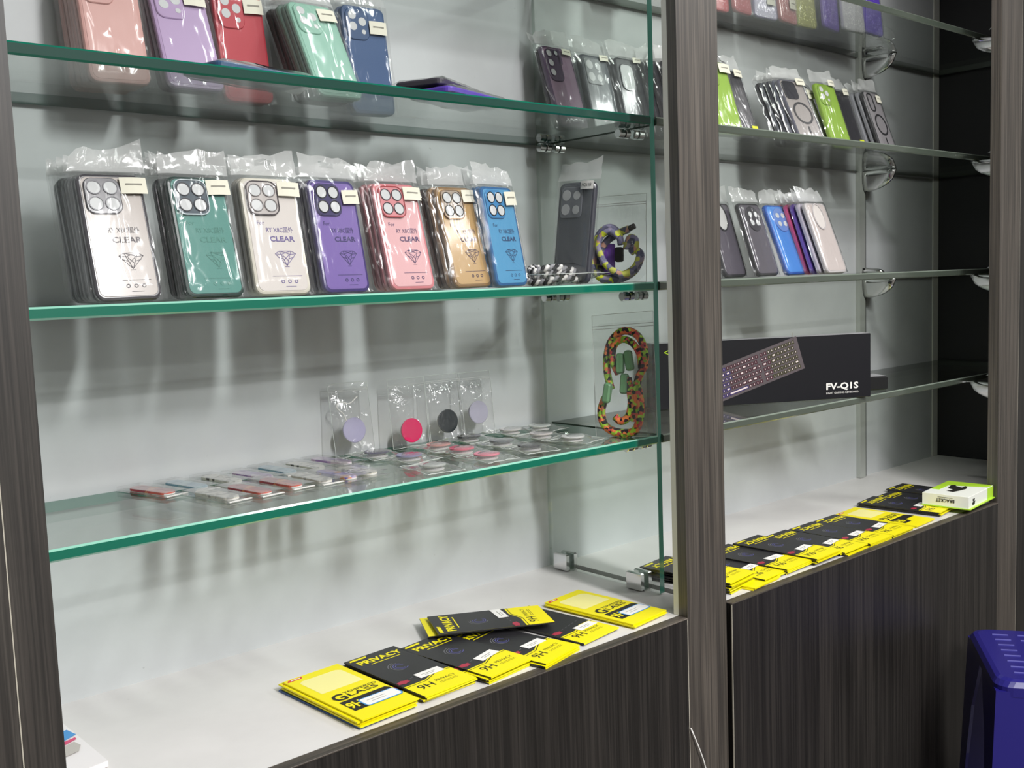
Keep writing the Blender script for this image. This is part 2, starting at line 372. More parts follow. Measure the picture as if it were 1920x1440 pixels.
# ------------------------------------------------------------------ glass shelves and divider
def shelf(x0, x1, z, me, lab, y1=YB - .008):
    b = .0022; mb = MB()
    # sheet body with a two-tone bevelled front edge: slot 0 glass, 1 edge, 2 bevel
    P = [(YS + b, z), (YS, z + b), (YS, z + T - b), (YS + b, z + T), (y1, z + T), (y1, z)]
    vs = [(x, y, zz) for x in (x0, x1) for y, zz in P]
    mb.add(vs, [(1, 2, 8, 7)], 1); mb.add(vs, [(0, 1, 7, 6)], 2); mb.add(vs, [(2, 3, 9, 8)], 2)
    mb.add(vs, [(3, 4, 10, 9)], 0); mb.add(vs, [(4, 5, 11, 10)], 1); mb.add(vs, [(5, 0, 6, 11)], 0)
    mb.add(vs, [(0, 1, 2, 3, 4, 5)], 1); mb.add(vs, [(11, 10, 9, 8, 7, 6)], 1)
    o = mb.build('glass_shelf', me, fix=True)
    return tag(o, lab, 'shelf', 'glass shelves')
gl = [M_glass, M_gedge, M_gedgeB]; gd = [M_glass, M_gedgeD, M_gedge]; gr = [M_glassR, M_gedgeG, M_gedgeGB]
shelf(-.035, .998, Z[0], gd, 'glass shelf of the left cabinet above the top of the picture')
shelf(-.035, .998, Z[1], gd, 'green-edged glass shelf under the silicone cases, upper left')
shelf(-.035, .998, Z[2], gl, 'green-edged glass shelf under the row of seven clear-back case stacks')
shelf(-.035, .998, Z[3], gl, 'green-edged glass shelf carrying phone grips and grip straps')
shelf(1.0125, 2.52, Z[0], gr, 'grey-edged glass shelf of the right cabinet, topmost in view')
shelf(1.0125, 2.52, Z[1], gr, 'grey-edged glass shelf under the lime green cases')
shelf(1.0125, 2.52, Z[2], gr, 'grey-edged glass shelf under the blue and magenta cases')
shelf(1.0125, 2.52, Z[3], gr, 'grey-edged glass shelf carrying the black keyboard box')
d = MB(); x0, x1, ya, yb_, za, zb_ = .9995, 1.0110, .108, YB - .004, .003, 1.55
vs = [(x, y, z) for x in (x0, x1) for y, z in ((ya, za), (yb_, za), (yb_, zb_), (ya, zb_))]
d.add(vs, [(0, 1, 2, 3)], 0); d.add(vs, [(7, 6, 5, 4)], 0)
for f, mi in (((0, 4, 5, 1), 0), ((1, 5, 6, 2), 0), ((2, 6, 7, 3), 1), ((3, 7, 4, 0), 1)): d.add(vs, [f], mi)
M_dedge = plastic('divider_glass_edge', '4a9280', .15, coat=.6)
tag(d.build('glass_divider', [M_glass, M_dedge], fix=True), 'upright green-edged glass divider between the left and right cabinets', 'divider')

# chrome clamps at the foot of the divider
for y, lb in ((.343, 'rear square chrome clamp at the foot of the glass divider'), (.160, 'front square chrome clamp at the foot of the glass divider')):
    c = tag(empty('glass_clamp', Matrix.Translation((1.005, y, 0))), lb, 'clamp', 'chrome clamps under the divider')
    MB().box(-.014, -.0058, -.017, .017, .0005, .032, bev=.002).build('jaw', M_chrome, c)
    MB().box(.0062, .014, -.017, .017, .0005, .032, bev=.002).build('jaw', M_chrome, c)
    MB().box(-.0058, .0062, -.017, .017, .0003, .0028).build('foot', M_steel, c)

# barrel connectors through the divider, the shelves rest on them
def connector(y, z, lab):
    c = tag(empty('shelf_connector', Matrix.Translation((1.004, y, z - .0085))), lab, 'connector', 'chrome barrel connectors')
    def cyl(xa, xb, r, n=16):
        return MB().loft([[(x, rr * math.cos(k * 2 * PI / n), rr * math.sin(k * 2 * PI / n)) for k in range(n)] for x, rr in ((xa, r * .86), (xa + .001, r), (xb - .001, r), (xb, r * .86))], 0)
    for sgn in (-1, 1):
        f = cyl(.018, .030, .0078) if sgn > 0 else cyl(-.030, -.018, .0078); f.build('barrel', M_chrome, c)
        f = cyl(.0145, .018, .0066) if sgn > 0 else cyl(-.018, -.0145, .0066); f.build('rubber_ring', M_rubber, c)
        f = cyl(.0055, .0145, .0078) if sgn > 0 else cyl(-.0145, -.0045, .0078); f.build('collar', M_chrome, c)
for k, nm in ((1, 'upper'), (2, 'middle'), (3, 'lower')):
    connector(.345, Z[k], 'rear chrome barrel connector under the %s shelf at the divider' % nm)
    connector(.155, Z[k], 'front chrome barrel connector under the %s shelf at the divider' % nm)

# slotted upright and clam brackets
u = tag(empty('shelf_upright', Matrix.Translation((2.112, YB - .006, 0))), 'narrow metal upright on the white back board of the right cabinet', 'upright')
mb = MB(); mb.box(-.016, .010, -.006, .0055, .001, TOPZ - .02); mb.build('channel', plastic('grey_painted_metal', 'b4b7b2', .4, metal=.2), u)
MB().box(.010, .017, -.0035, .0055, .001, TOPZ - .02).build('slot_channel', M_rubber, u)
def clam(x, y, z, rot, lab, L=.062, W=.026, H=.036):
    c = tag(empty('shelf_bracket', Matrix.Translation((x, y, z)) @ Matrix.Rotation(rot, 4, 'Z')), lab, 'bracket', 'chrome clam shelf brackets')
    # local +x is outwards from the fixing; lower jaw is a quarter ellipsoid
    rings = []
    for i in range(9):
        t = i / 8; q = math.sqrt(max(0, 1 - t * t)) if t < 1 else .02
        q = max(q, .03)
        rings.append([(L * t, W / 2 * q * math.cos(a), -H * q * math.sin(a)) for a in [PI * k / 10 for k in range(11)]])
    MB().loft(rings, 0, True, True).build('lower_jaw', M_chrome, c)
    rings = []
    for i in range(7):
        t = i / 6; q = max(math.sqrt(max(0, 1 - t * t)), .03)
        rings.append([(L * .62 * t, W / 2 * q * math.cos(a), T + .001 + .012 * q * math.sin(a)) for a in [PI * k / 8 for k in range(9)]])
    MB().loft(rings, 0, True, True).build('upper_jaw', M_chrome, c)
    MB().box(-.004, .001, -.010, .010, -.03, T + .012).build('fixing_plate', M_rubber, c)
for k, nm in ((0, 'topmost'), (1, 'second'), (2, 'third'), (3, 'lowest')):
    if k != 3: clam(2.118, YB - .014, Z[k] - .0008, -PI / 2, 'chrome clam bracket on the back upright, %s of three' % {0: 'topmost', 1: 'middle', 2: 'lowest'}[k], L=.085, H=.05)
    clam(2.155, .0185, Z[k] - .0008, PI / 2, 'chrome clam bracket at the right post, %s of four' % nm, L=.100, H=.046)

# ------------------------------------------------------------------ bagged phone cases
def bag_mesh(w, h, t, seed, header=.026, hole=False, nx=8, nz=14, side=.007, header_haze=True, curl=.5):
    rnd = random.Random(seed); mb = MB()
    Wd = w / 2 + side
    def xs(i): return -Wd + 2 * Wd * i / nx
    top = h + .003
    zs = [0.0005 + (top) * j / nz for j in range(nz + 1)]
    nh = 4; hz = [top + header * (j + 1) / nh for j in range(nh)]
    def dep(i, j, sgn):
        e = min(1, max(0, (Wd - abs(xs(i))) / (side + .002))); z = zs[j]
        e2 = min(1, (top - z) / .008 + .15); e3 = min(1, z / .006 + .35)
        base = (t / 2 + .0028) * (e ** .5) * e2 ** .5 * e3
        n = noise.noise(Vector((xs(i) * 60 + seed * 7, z * 28, sgn * 3 + seed)))
        return t / 2 + sgn * (base + .0012 * (.5 + n) * (1 if e > .3 else .3))
    F = [[(xs(i) + (.0016 * noise.noise(Vector((seed, zs[j] * 90, 1))) if i in (0, nx) else 0), dep(i, j, -1), zs[j]) for i in range(nx + 1)] for j in range(nz + 1)]
    B = [[(F[j][i][0], dep(i, j, 1), zs[j]) for i in range(nx + 1)] for j in range(nz + 1)]
    n1 = nx + 1
    vs = [p for r in F for p in r]; fs = [(j * n1 + i, j * n1 + i + 1, (j + 1) * n1 + i + 1, (j + 1) * n1 + i) for j in range(nz) for i in range(nx)]
    mb.add(vs, fs, 0, True)
    vs = [p for r in B for p in r]; mb.add(vs, [f[::-1] for f in fs], 0, True)
    # header flap, a single sheet that bends and crumples
    k1, k2, k3 = rnd.uniform(-1, 1), rnd.uniform(-1, 1), rnd.uniform(-1, 1)
    H = [F[nz]]
    for j, z in enumerate(hz):
        q = (j + 1) / nh; row = []
        for i in range(n1):
            s = xs(i) / Wd
            edge = abs(s) ** 3
            y = t / 2 + curl * header * q * (k1 * .5 * s * s + k2 * .35 * math.sin(s * 3 + k3 * 2)) + .0025 * noise.noise(Vector((s * 3 + seed, q * 3, 4.4)))
            zz = z - edge * header * q * .55 * (k3 + .4) * (1 if s * k1 > 0 else -.5) + .007 * q * noise.noise(Vector((s * 2.2, seed * 1.7, q)))
            row.append((xs(i) * (1 - .04 * q), y, zz))
        H.append(row)
    vs = [p for r in H for p in r]; hf = []
    for j in range(nh):
        for i in range(nx):
            if hole and j == 2 and i in (nx // 2 - 1, nx // 2): continue
            hf.append((j * n1 + i, j * n1 + i + 1, (j + 1) * n1 + i + 1, (j + 1) * n1 + i))
    mb.add(vs, hf, 1, True)
    me = mb.mesh('plastic_bag'); me.materials.append(M_film); me.materials.append(M_head if header_haze else M_film)
    return me
BAGS = {}
def get_bag(w, h, t, seed, **k):
    key = (round(w, 3), round(h, 3), round(t, 4), seed, tuple(sorted(k.items())))
    if key not in BAGS: BAGS[key] = bag_mesh(w, h, t, seed, **k)
    return BAGS[key]
W0, H0, T0 = .0755, .153, .0085
_mesh = {}
def cached(key, fn):
    if key not in _mesh: _mesh[key] = fn()
    return _mesh[key]
def mk(mb, name, mats, fix=False):
    me = mb.mesh(name)
    for m in (mats if isinstance(mats, (list, tuple)) else [mats]): me.materials.append(m)
    if not fix:
        bm = bmesh.new(); bm.from_mesh(me); bmesh.ops.recalc_face_normals(bm, faces=bm.faces); bm.to_mesh(me); bm.free()
    return me
def pmat(name, col, **k): return plastic(name, col, **k)
M_lensw = plastic('pale_foam_insert', 'c9cbcb', .6)

def case_parts(root, st, w=W0, h=H0, t=T0):
    """shell, back panel and camera area of one phone case; st is the style dictionary"""
    fr = pmat('case_' + st['rim'], st['rim'], rough=st.get('rough', .25), coat=st.get('coat', .5))
    pn = pmat('case_' + st['panel'], st['panel'], rough=st.get('rough', .25), coat=st.get('coat', .25)) if not st.get('pmat') else st['pmat']
    obj('shell', cached(('shell', w, h, t, st['rim']), lambda: mk(MB().slab(w, h, .011, [(.0035, 0), (.0012, .0006), (0, .0028), (0, t - .001), (.001, t)], 0, h / 2, n=5), 'shell', fr)), root)
    if st.get('detail', True):
        obj('back_panel', cached(('panel', w, h, st['panel'], st.get('inset', .0045)), lambda: mk(MB().slab(w - 2 * st.get('inset', .0045), h - 2 * st.get('inset', .0045), .008, [(.0004, -.0005), (0, -.0002), (0, .002)], 0, h / 2, n=5), 'back_panel', pn)), root)
        cam_area(root, st, w, h)
def cam_area(root, st, w, h):
    k = st.get('cam', 'quad'); isl = pmat('case_' + st.get('isl', st['rim']), st.get('isl', st['rim']), rough=.22, coat=.5)
    rg = pmat('ring_' + st.get('ring', '2c2c30'), st.get('ring', '2c2c30'), rough=.3, metal=.3)
    L = -w / 2
    def lens(isle, spots, ringed=True, y=-.0030):
        for cx, cz, r in spots:
            o = obj('lens_opening', cached(('lens', cx, cz, r, y), lambda: mk(MB().disc(cx, cz, r, y - .0002, y + .002, 0, 18), 'lens_opening', M_lensw)), isle)
            if ringed:
                obj('lens_ring', cached(('lring', cx, cz, r, st.get('ring', '2c2c30')), lambda: mk(MB().ring(cx, cz, r + .0003, .0006, y - .0008, y + .001), 'lens_ring', rg)), isle)
    if k == 'quad':
        cw, chh = .041, .044; cx, cz = L + .0065 + cw / 2, h - .006 - chh / 2
        isle = obj('camera_island', cached(('isq', st.get('isl', st['rim'])), lambda: mk(MB().slab(cw, chh, .010, [(.001, -.0028), (0, -.0020), (0, .001)], cx, cz, n=5), 'camera_island', isl)), root)
        if st.get('islframe'):
            obj('island_frame', cached(('isf', st['islframe']), lambda: mk(MB().frame(cw + .001, chh + .001, .0105, .0013, -.0036, -.001, cx, cz), 'island_frame', pmat('frame_' + st['islframe'], st['islframe'], rough=.2, metal=.4))), isle)
        lens(isle, [(cx + dx, cz + dz, .0078) for dx in (-.0092, .0094) for dz in (-.0098, .0098)])
    elif k == 'tri':      # silicone case, raised shoulder down the left with staggered openings
        cw, chh = .039, .048; cx, cz = L + .005 + cw / 2, h - .005 - chh / 2
        isle = obj('camera_island', cached(('ist', st['rim']), lambda: mk(MB().slab(cw, chh, .011, [(.001, -.0025), (0, -.0016), (0, .001)], cx, cz, n=5), 'camera_island', isl)), root)
        lens(isle, [(cx - .008, cz + .013, .0065), (cx + .0085, cz + .004, .0065), (cx - .008, cz - .004, .0065), (cx + .0095, cz - .0115, .0036)], False, -.0026)
    elif k == 'swoop':
        lens_o = [(L + .0145, h - .016, .0068), (L + .0145, h - .034, .0068), (L + .0145, h - .052, .0068), (L + .032, h - .014, .0048)]
        isle = obj('camera_island', cached(('sw', st['rim']), lambda: mk(MB().slab(.036, .062, .012, [(.001, -.0026), (0, -.0018), (0, .001)], L + .023, h - .037, n=5).slab(.012, .030, .005, [(.001, -.0026), (0, -.0018), (0, .001)], L + .040, h - .020), 'camera_island', isl)), root)
        lens(isle, lens_o)
    elif k == 'flatquad':
        isle = obj('camera_island', cached(('fq', st.get('isl')), lambda: mk(MB().slab(.044, .050, .006, [(.001, -.0022), (0, -.0016), (0, .001)], L + .030, h - .033, n=4), 'camera_island', isl)), root)
        lens(isle, [(L + .030 + dx, h - .033 + dz, r) for dx, dz, r in ((-.0105, .012, .0088), (-.0105, -.011, .0088), (.011, .011, .0070), (.011, -.012, .0070))], False, -.0024)
    elif k == 'hole':
        isle = obj('camera_opening', cached(('ho',), lambda: mk(MB().slab(.036, .050, .012, [(.0005, -.0012), (0, -.0008), (0, .001)], L + .028, h - .038, n=5), 'camera_opening', M_lensw)), root)
        obj('opening_rim', cached(('hor', st['rim']), lambda: mk(MB().frame(.0385, .0525, .013, .0016, -.0022, .001, L + .028, h - .038), 'opening_rim', isl)), root)
    elif k == 'oval':
        obj('camera_opening', cached(('ov', st.get('ovcol', 'c4c4c2')), lambda: mk(MB().disc(L + .036, h - .031, .0175, -.0012, .001, 0, 24, rz=.0265), 'camera_opening', pmat('oval_' + st.get('ovcol', 'c4c4c2'), st.get('ovcol', 'c4c4c2'), rough=.4))), root)
        obj('opening_rim', cached(('ovr', st['rim']), lambda: mk(MB().ring(L + .036, h - .031, .0185, .0014, -.0024, .001, 0, 24, Rz=.0275), 'opening_rim', isl)), root)
    elif k == 'round':
        isle = obj('camera_island', cached(('ro', st.get('isl')), lambda: mk(MB().disc(0.002, h - .034, .0235, -.0026, .001, 0, 24, rz=.0265, bev=.0008), 'camera_island', isl)), root)
        lens(isle, [(.002 + dx, h - .034 + dz, .0058) for dx, dz in ((-.009, .009), (.009, .009), (-.009, -.009), (.009, -.009))], False, -.0028)
    elif k in ('magring', 'magpill'):
        blk = pmat('ring_black', '17161a', rough=.35)
        if k == 'magring':
            isle = obj('camera_island', cached(('mi',), lambda: mk(MB().slab(.040, .044, .010, [(.001, -.0026), (0, -.0018), (0, .001)], L + .026, h - .028, n=5), 'camera_island', pmat('isl_dark', '26262e', rough=.2, coat=.6))), root)
        else:
            isle = obj('camera_frame', cached(('mp',), lambda: mk(MB().frame(.026, .046, .011, .0024, -.0022, .001, L + .024, h - .028), 'camera_frame', blk)), root)
        obj('magnet_ring', cached(('mr',), lambda: mk(MB().ring(.002, h * .46, .0245, .0024, -.0012, .0005, 0, 32), 'magnet_ring', blk)), root)
        obj('magnet_bar', cached(('mbar',), lambda: mk(MB().slab(.0045, .017, .002, [(0, -.0012), (0, .0005)], .002, h * .46 - .040), 'magnet_bar', blk)), root)
    elif k == 'plain': pass

def print_mesh(col):
    """printed insert: For / model / CLEAR / diamond / small marks"""
    def f():
        mb = MB(); y = -.0008
        put_text(mb, 'For', .0075, -.018, y, .093)
        put_text(mb, 'RY X8C国外', .0085, .006, y, .084, width=.036)
        put_text(mb, 'CLEAR', .0095, .008, y, .072, width=.034, bold=.0002)
        A = [(-.014, .0055), (-.008, .009), (.008, .009), (.014, .0055), (.0, -.010)]
        def ln(a, b, t=.00035):
            d = Vector((b[0] - a[0], b[1] - a[1])); n = Vector((-d.y, d.x)).normalized() * t; cx, cz = .009, .047
            mb.quad([(cx + a[0] + n.x, y, cz + a[1] + n.y), (cx + b[0] + n.x, y, cz + b[1] + n.y), (cx + b[0] - n.x, y, cz + b[1] - n.y), (cx + a[0] - n.x, y, cz + a[1] - n.y)])
        for i in range(5): ln(A[i], A[(i + 1) % 5])
        I = [(-.006, .0045), (0, .0068), (.006, .0045)]
        for a, b in ((A[0], I[0]), (I[0], I[1]), (I[1], I[2]), (I[2], A[3]), (I[0], A[4]), (I[2], A[4]), (A[1], I[0]), (A[1], I[1]), (A[2], I[1]), (A[2], I[2]), ((-.011, .001), (-.004, -.001)), ((.011, .001), (.004, -.001)), ((-.004, .0035), (.003, -.004)), ((.004, .0035), (-.003, -.003)), ((-.003, -.0115), (.003, -.0115))): ln(a, b)
        mb.add([(-.013, y, .0232), (.027, y, .0232), (.027, y, .0238), (-.013, y, .0238)], [(0, 1, 2, 3)])
        for cx in (.0, .009, .018):
            mb.ring(cx, .0165, .0020, .0005, y, y + .0003, 0, 8)
        mb.add([(.003, y, .0095), (.017, y, .0095), (.017, y, .0101), (.003, y, .0101)], [(0, 1, 2, 3)])
        return mk(mb, 'printed_insert', pmat('print_' + col, col, rough=.6), True)
    return cached(('print', col), f)
def label_mesh(w, h, y=-.0045, dz=.0, txt=None):
    def f():
        mb = MB(); n = 4
        vs = []
        for i in range(n + 1):
            x = w * i / n; b = .0012 * math.sin(PI * i / n)
            vs += [(x, y - b, 0), (x, y - b, h), (x, y - b + .0004, h), (x, y - b + .0004, 0)]
        fs = [(i * 4 + k, (i + 1) * 4 + k, (i + 1) * 4 + (k + 1) % 4, i * 4 + (k + 1) % 4) for i in range(n) for k in range(4)]
        mb.add(vs, fs, 0, False)
        if txt: put_text(mb, txt, h * .6, w / 2, y - .0016, h * .5, width=w * .75, mi=1)
        else:
            mb.add([(w * .2, y - .0014, h * .52), (w * .82, y - .0014, h * .52), (w * .82, y - .0014, h * .62), (w * .2, y - .0014, h * .62)], [(0, 1, 2, 3)], 1)
        return mk(mb, 'paper_label', [M_label if not txt else M_lab_white, M_ink if not txt else M_inkblack], True)
    return cached(('label', w, h, txt), f)

def pose(x, y, z, yaw=0, lean=0, roll=0, t=T0):
    return Matrix.Translation((x, y, z + t * math.sin(max(lean, 0)) + .0006 + abs(math.sin(roll)) * W0 / 2)) @ Matrix.Rotation(yaw, 4, 'Z') @ Matrix.Rotation(-lean, 4, 'X') @ Matrix.Rotation(-roll, 4, 'Y')
def case(M, st, lab, grp, seed=0, w=W0, h=H0, t=T0, label=None, prnt=None, bag=True, detail=True, hole=False, header=.030, extra=None):
    r = tag(empty('phone_case', M), lab, 'phone case', grp)
    s2 = dict(st); s2['detail'] = detail
    case_parts(r, s2, w, h, t)
    if prnt: obj('printed_insert', print_mesh(prnt), r)
    if label:
        lx, lz, lw, lh, lt = label
        o = obj('paper_label', label_mesh(lw, lh, txt=lt), r); o.location = (lx, 0, lz); o.rotation_euler = (0, random.uniform(-.05, .08), 0)
    if extra: extra(r)
    if bag: obj('plastic_bag', get_bag(w, h, t, seed, hole=hole, header=header), r)
    nw = len(lab.split()); assert 4 <= nw <= 16, (nw, lab)
    return r
def stack(n, x, y, z, yaw, lean, roll, st, desc, where, grp, back=None, pitch=.0107, seed=0, h=H0, w=W0, **k):
    """front case with its details, the others behind it, each a thing of its own"""
    for i in range(n):
        rr = random.Random(seed * 31 + i)
        dx, dr = (0, 0) if i == 0 else (rr.uniform(-.002, .002), rr.uniform(-.02, .02))
        M = pose(x + dx - math.sin(yaw) * 0, y + i * pitch / math.cos(lean), z, yaw + dr * .5, lean - .004 * i, roll + dr)
        s = st if i == 0 or not back else back[min(i - 1, len(back) - 1)]
        lab = ('%s, front one of its stack %s' % (desc, where)) if i == 0 else '%s, %s in its stack %s' % (s.get('short', desc), ORD[i], where)
        if i == 0: case(M, s, lab, grp, seed=seed, h=h, w=w, **k)
        else: case(M, s, lab, grp, seed=seed + 1 + i % 2, detail=False, h=h, w=w, header=.022)
z1, z2, z3, z0 = Z[1] + T, Z[2] + T, Z[3] + T, Z[0] + T
def sty(rim, panel, cam='quad', **k): d = dict(rim=rim, panel=panel, cam=cam); d.update(k); return d
G2 = 'clear-back cases on the middle glass shelf'
LB = (.010, .128, .030, .019, None)
MID = 'on the middle shelf'
stack(8, .156, .158, z2, -.04, .29, .009, sty('37343a', '9d9289', isl='3b383f'), 'smoke brown clear-back case', MID, G2,
      back=[sty('454a4c', '5a6060', short='smoke grey case')], seed=1, label=(.010, .127, .031, .020, None), prnt='5a5458')
stack(5, .2587, .152, z2, .0, .277, -.003, sty('17332d', '4f8a80', isl='4f5a63', islframe='c9d2d6'), 'emerald green clear-back case', MID, G2,
      back=[sty('1f4a40', '1f4a40', short='dark green case'), sty('17332d', '17332d', short='dark green case'), sty('20242f', '20242f', short='navy blue case')], seed=4, label=LB, prnt='3f7f72')
stack(3, .346, .146, z2, -.06, .256, -.010, sty('cfcabb', 'd3ccc6', isl='bdb6b2', islframe='4b4548', ring='55504f'), 'colourless clear-back case', MID, G2, seed=7, label=LB, prnt='5e4f8a', hole=True)
stack(4, .448, .160, z2, .08, .19, -.003, sty('3d3170', '7a64a8', isl='3b3560'), 'purple clear-back case', MID, G2,
      back=[sty('35304f', '35304f', short='dark violet case')], seed=10, label=(.012, .119, .027, .019, None), prnt='2f2460', hole=True)
stack(4, .544, .143, z2, .024, .26, -.003, sty('cf7f84', 'dcadaf', isl='d58d91', islframe='b9575c', ring='4b3f45'), 'pink clear-back case', MID, G2,
      back=[sty('c97f84', 'c97f84', short='rose pink case')], seed=13, label=LB, prnt='4b3560')
stack(4, .665, .160, z2, .07, .25, .01, sty('8a6c46', 'b89663', isl='94826c', islframe='6f5638', ring='2a2622'), 'golden brown clear-back case', MID, G2,
      back=[sty('a07a4c', 'a07a4c', short='golden brown case'), sty('5b4238', '5b4238', short='dark brown case')], seed=16, label=LB, prnt='403048')
stack(3, .7365, .156, z2, .166, .18, .005, sty('2a6296', '5598c2', isl='3f86bb', ring='22282e'), 'sky blue clear-back case', MID, G2,
      back=[sty('2f74ae', '2f74ae', short='blue case')], seed=19, label=(.012, .123, .026, .021, None), prnt='213a63')
case(pose(.874, .176, z2, -1.4857, .13, -.03), sty('3a3b47', '5d6066', 'flatquad', isl='777a80'), 'single smoke grey case in clear bag leaning against the glass divider', 'cases on the middle glass shelf', seed=22, h=.163,
     label=(.012, .150, .026, .013, 'HCN X8'))

# upper shelf, left: silicone cases
G1 = 'silicone cases on the upper glass shelf'; UP = 'on the upper shelf'
SIL = dict(rough=.5, coat=.0)
LS = (.006, .122, .030, .020, None)
stack(7, .209, .275, z1, -.05, .2, .02, sty('c9978f', 'cf9f97', 'tri', **SIL), 'salmon pink silicone case', UP, G1, back=[sty('b98e86', 'b98e86', short='salmon pink silicone case', **SIL)], seed=25, pitch=.0098, label=LS)
stack(3, .302, .262, z1, -.044, .39, .0, sty('b096bc', 'b49bc0', 'tri', **SIL), 'lilac silicone case', UP, G1, back=[sty('6a4f66', '6a4f66', short='mauve silicone case', **SIL)], seed=28, label=LS)
stack(3, .403, .315, z1, .03, .10, .03, sty('b62838', 'ba2c3b', 'tri', **SIL), 'red silicone case', UP, G1, back=[sty('7d2a30', '7d2a30', short='dark red silicone case', **SIL)], seed=31, label=LS)
stack(6, .497, .228, z1, .06, .44, .02, sty('86b4a0', '8ab8a5', 'tri', **SIL), 'mint green silicone case', UP, G1, back=[sty('5f8272', '5f8272', short='mint green silicone case', **SIL), sty('5f8272', '5f8272', short='mint green silicone case', **SIL), sty('4a3f3e', '4a3f3e', short='dark brown silicone case', **SIL)], seed=34, label=LS, pitch=.0100)
stack(2, .609, .315, z1, -.05, .12, .015, sty('214672', '254c7c', 'tri', **SIL), 'navy blue silicone case', UP, G1, seed=37, h=.165, label=LS)

# flat packages lying on the upper shelf
def lying(x, y, z, yaw, st, lab, grp, seed, n=0):
    M = Matrix.Translation((x, y, z + T0 + .004)) @ Matrix.Rotation(yaw, 4, 'Z') @ Matrix.Rotation(-PI / 2 - 0.0, 4, 'X')
    return case(M, st, lab, grp, seed=seed)
lying(.262, .170, z1 + .001, -1.35, sty('39597d', '3f6288', 'plain', **SIL), 'steel blue silicone case lying flat in front of the lilac case', 'cases lying on the upper shelf', 40)
lying(.585, .150, z1 + .000, -1.25, sty('5b3fae', '6a4cc0', 'plain', **SIL), 'purple case lying flat in a bag right of the navy case', 'cases lying on the upper shelf', 41)
lying(.580, .165, z1 + .0135, -1.1, sty('37333c', '3d3942', 'plain', **SIL), 'dark grey case lying on top of the flat purple case', 'cases lying on the upper shelf', 42)

# right cabinet, row behind the divider and beyond the post
GR = 'cases on the upper shelf of the right cabinet'
BK = sty('2b2b30', '2f2f35', 'plain')
RW = 'behind the divider'
stack(2, 1.010, .286, z1, .03, .30, 0, sty('4e3c56', '8d7288', 'swoop', ring='4a3a52'), 'plum-framed case with three lens holes', RW, GR, back=[sty('2f2b33', '2f2b33', short='black-edged case')], seed=50, h=.157, label=(.010, .142, .022, .011, None))
stack(2, 1.111, .300, z1, .04, .243, 0, sty('4b4e54', '63676b', 'flatquad', isl='8b8e90'), 'grey case with four lens holes', RW, GR, back=[sty('8b9096', '8b9096', short='clear-edged grey case')], seed=53, label=(.012, .142, .024, .011, None))
stack(2, 1.1885, .290, z1, .01, .222, 0, sty('35353a', '3f4044', 'hole'), 'black case with one large camera opening', RW, GR, back=[BK], seed=56, label=(.010, .144, .022, .010, None),
      extra=lambda r: obj('yellow_sticker', cached(('ys',), lambda: mk(MB().box(.022, .0345, -.0048, -.0044, .020, .050), 'yellow_sticker', pmat('yellow_sticker', 'd8e020', rough=.5))), r))
for i in range(5):
    case(pose(1.224 + .013 * i, .292 - .0125 * i, z1, .0, .30, 0), sty('1c1c20', '26262b', 'plain'), 'black case in the bagged row at the centre post, %s from left' % ORD[i].replace('front', 'first'), GR, seed=59 + i % 3)
stack(2, 1.3295, .192, z1, -.09, .32, 0, sty('7c9e20', '86ac24', 'tri', **SIL), 'lime green silicone case, half behind the centre post', 'at left', GR, seed=62, label=LB)
def sticker(r): obj('yellow_sticker', cached(('ys2',), lambda: mk(MB().box(.016, .034, -.0048, -.0044, .012, .030), 'yellow_sticker', pmat('yellow_sticker', 'd8e020', rough=.5))), r)
case(pose(1.4299, .224, z1, -.02, .336, 0), sty('1f1e23', '26252b', 'plain'), 'black case with yellow sticker right of the first lime case', GR, seed=63, label=(.010, .138, .024, .016, None), extra=sticker)
stack(5, 1.5983, .186, z1, -.147, .44, 0, sty('5a5a66', '9a9490', 'magring'), 'smoke clear magnetic-ring case with dark camera frame', 'of five', GR,
      back=[sty('5b5f6c', '8c8a88', short='smoke clear case'), sty('3a3c46', '8c8a88', short='dark-edged smoke case'), sty('70747c', '8c8a88', short='grey clear case'), sty('26262c', '5c8a88', short='black-edged clear case')], seed=64, pitch=.0125, label=(.012, .138, .026, .016, None))
case(pose(1.692, .223, z1, -.02, .40, 0), sty('26252a', 'bdbdb9', 'plain'), 'black-edged white case just behind the ringed smoke case', GR, seed=68, label=(.012, .118, .026, .022, None))
case(pose(1.7455, .2056, z1, -.03, .331, 0), sty('7c9e20', '86ac24', 'tri', **SIL), 'lime green silicone case between two black-edged cases', GR, seed=69, label=(.010, .148, .022, .014, None))
case(pose(1.850, .233, z1, -.01, .331, 0), sty('1f1e23', '26252b', 'plain'), 'black case with yellow sticker right of the second lime case', GR, seed=70, label=(.010, .140, .022, .016, None), extra=sticker)
stack(3, 1.9405, .2044, z1, .06, .335, 0, sty('1d1c20', '9b979a', 'magpill', inset=.0025), 'clear black-rimmed magnetic-ring case, rightmost of the row', 'of three', GR,
      back=[sty('8f9096', 'a7a6a4', short='clear case with bright edges')], seed=73, pitch=.013, label=(.012, .126, .022, .018, None))

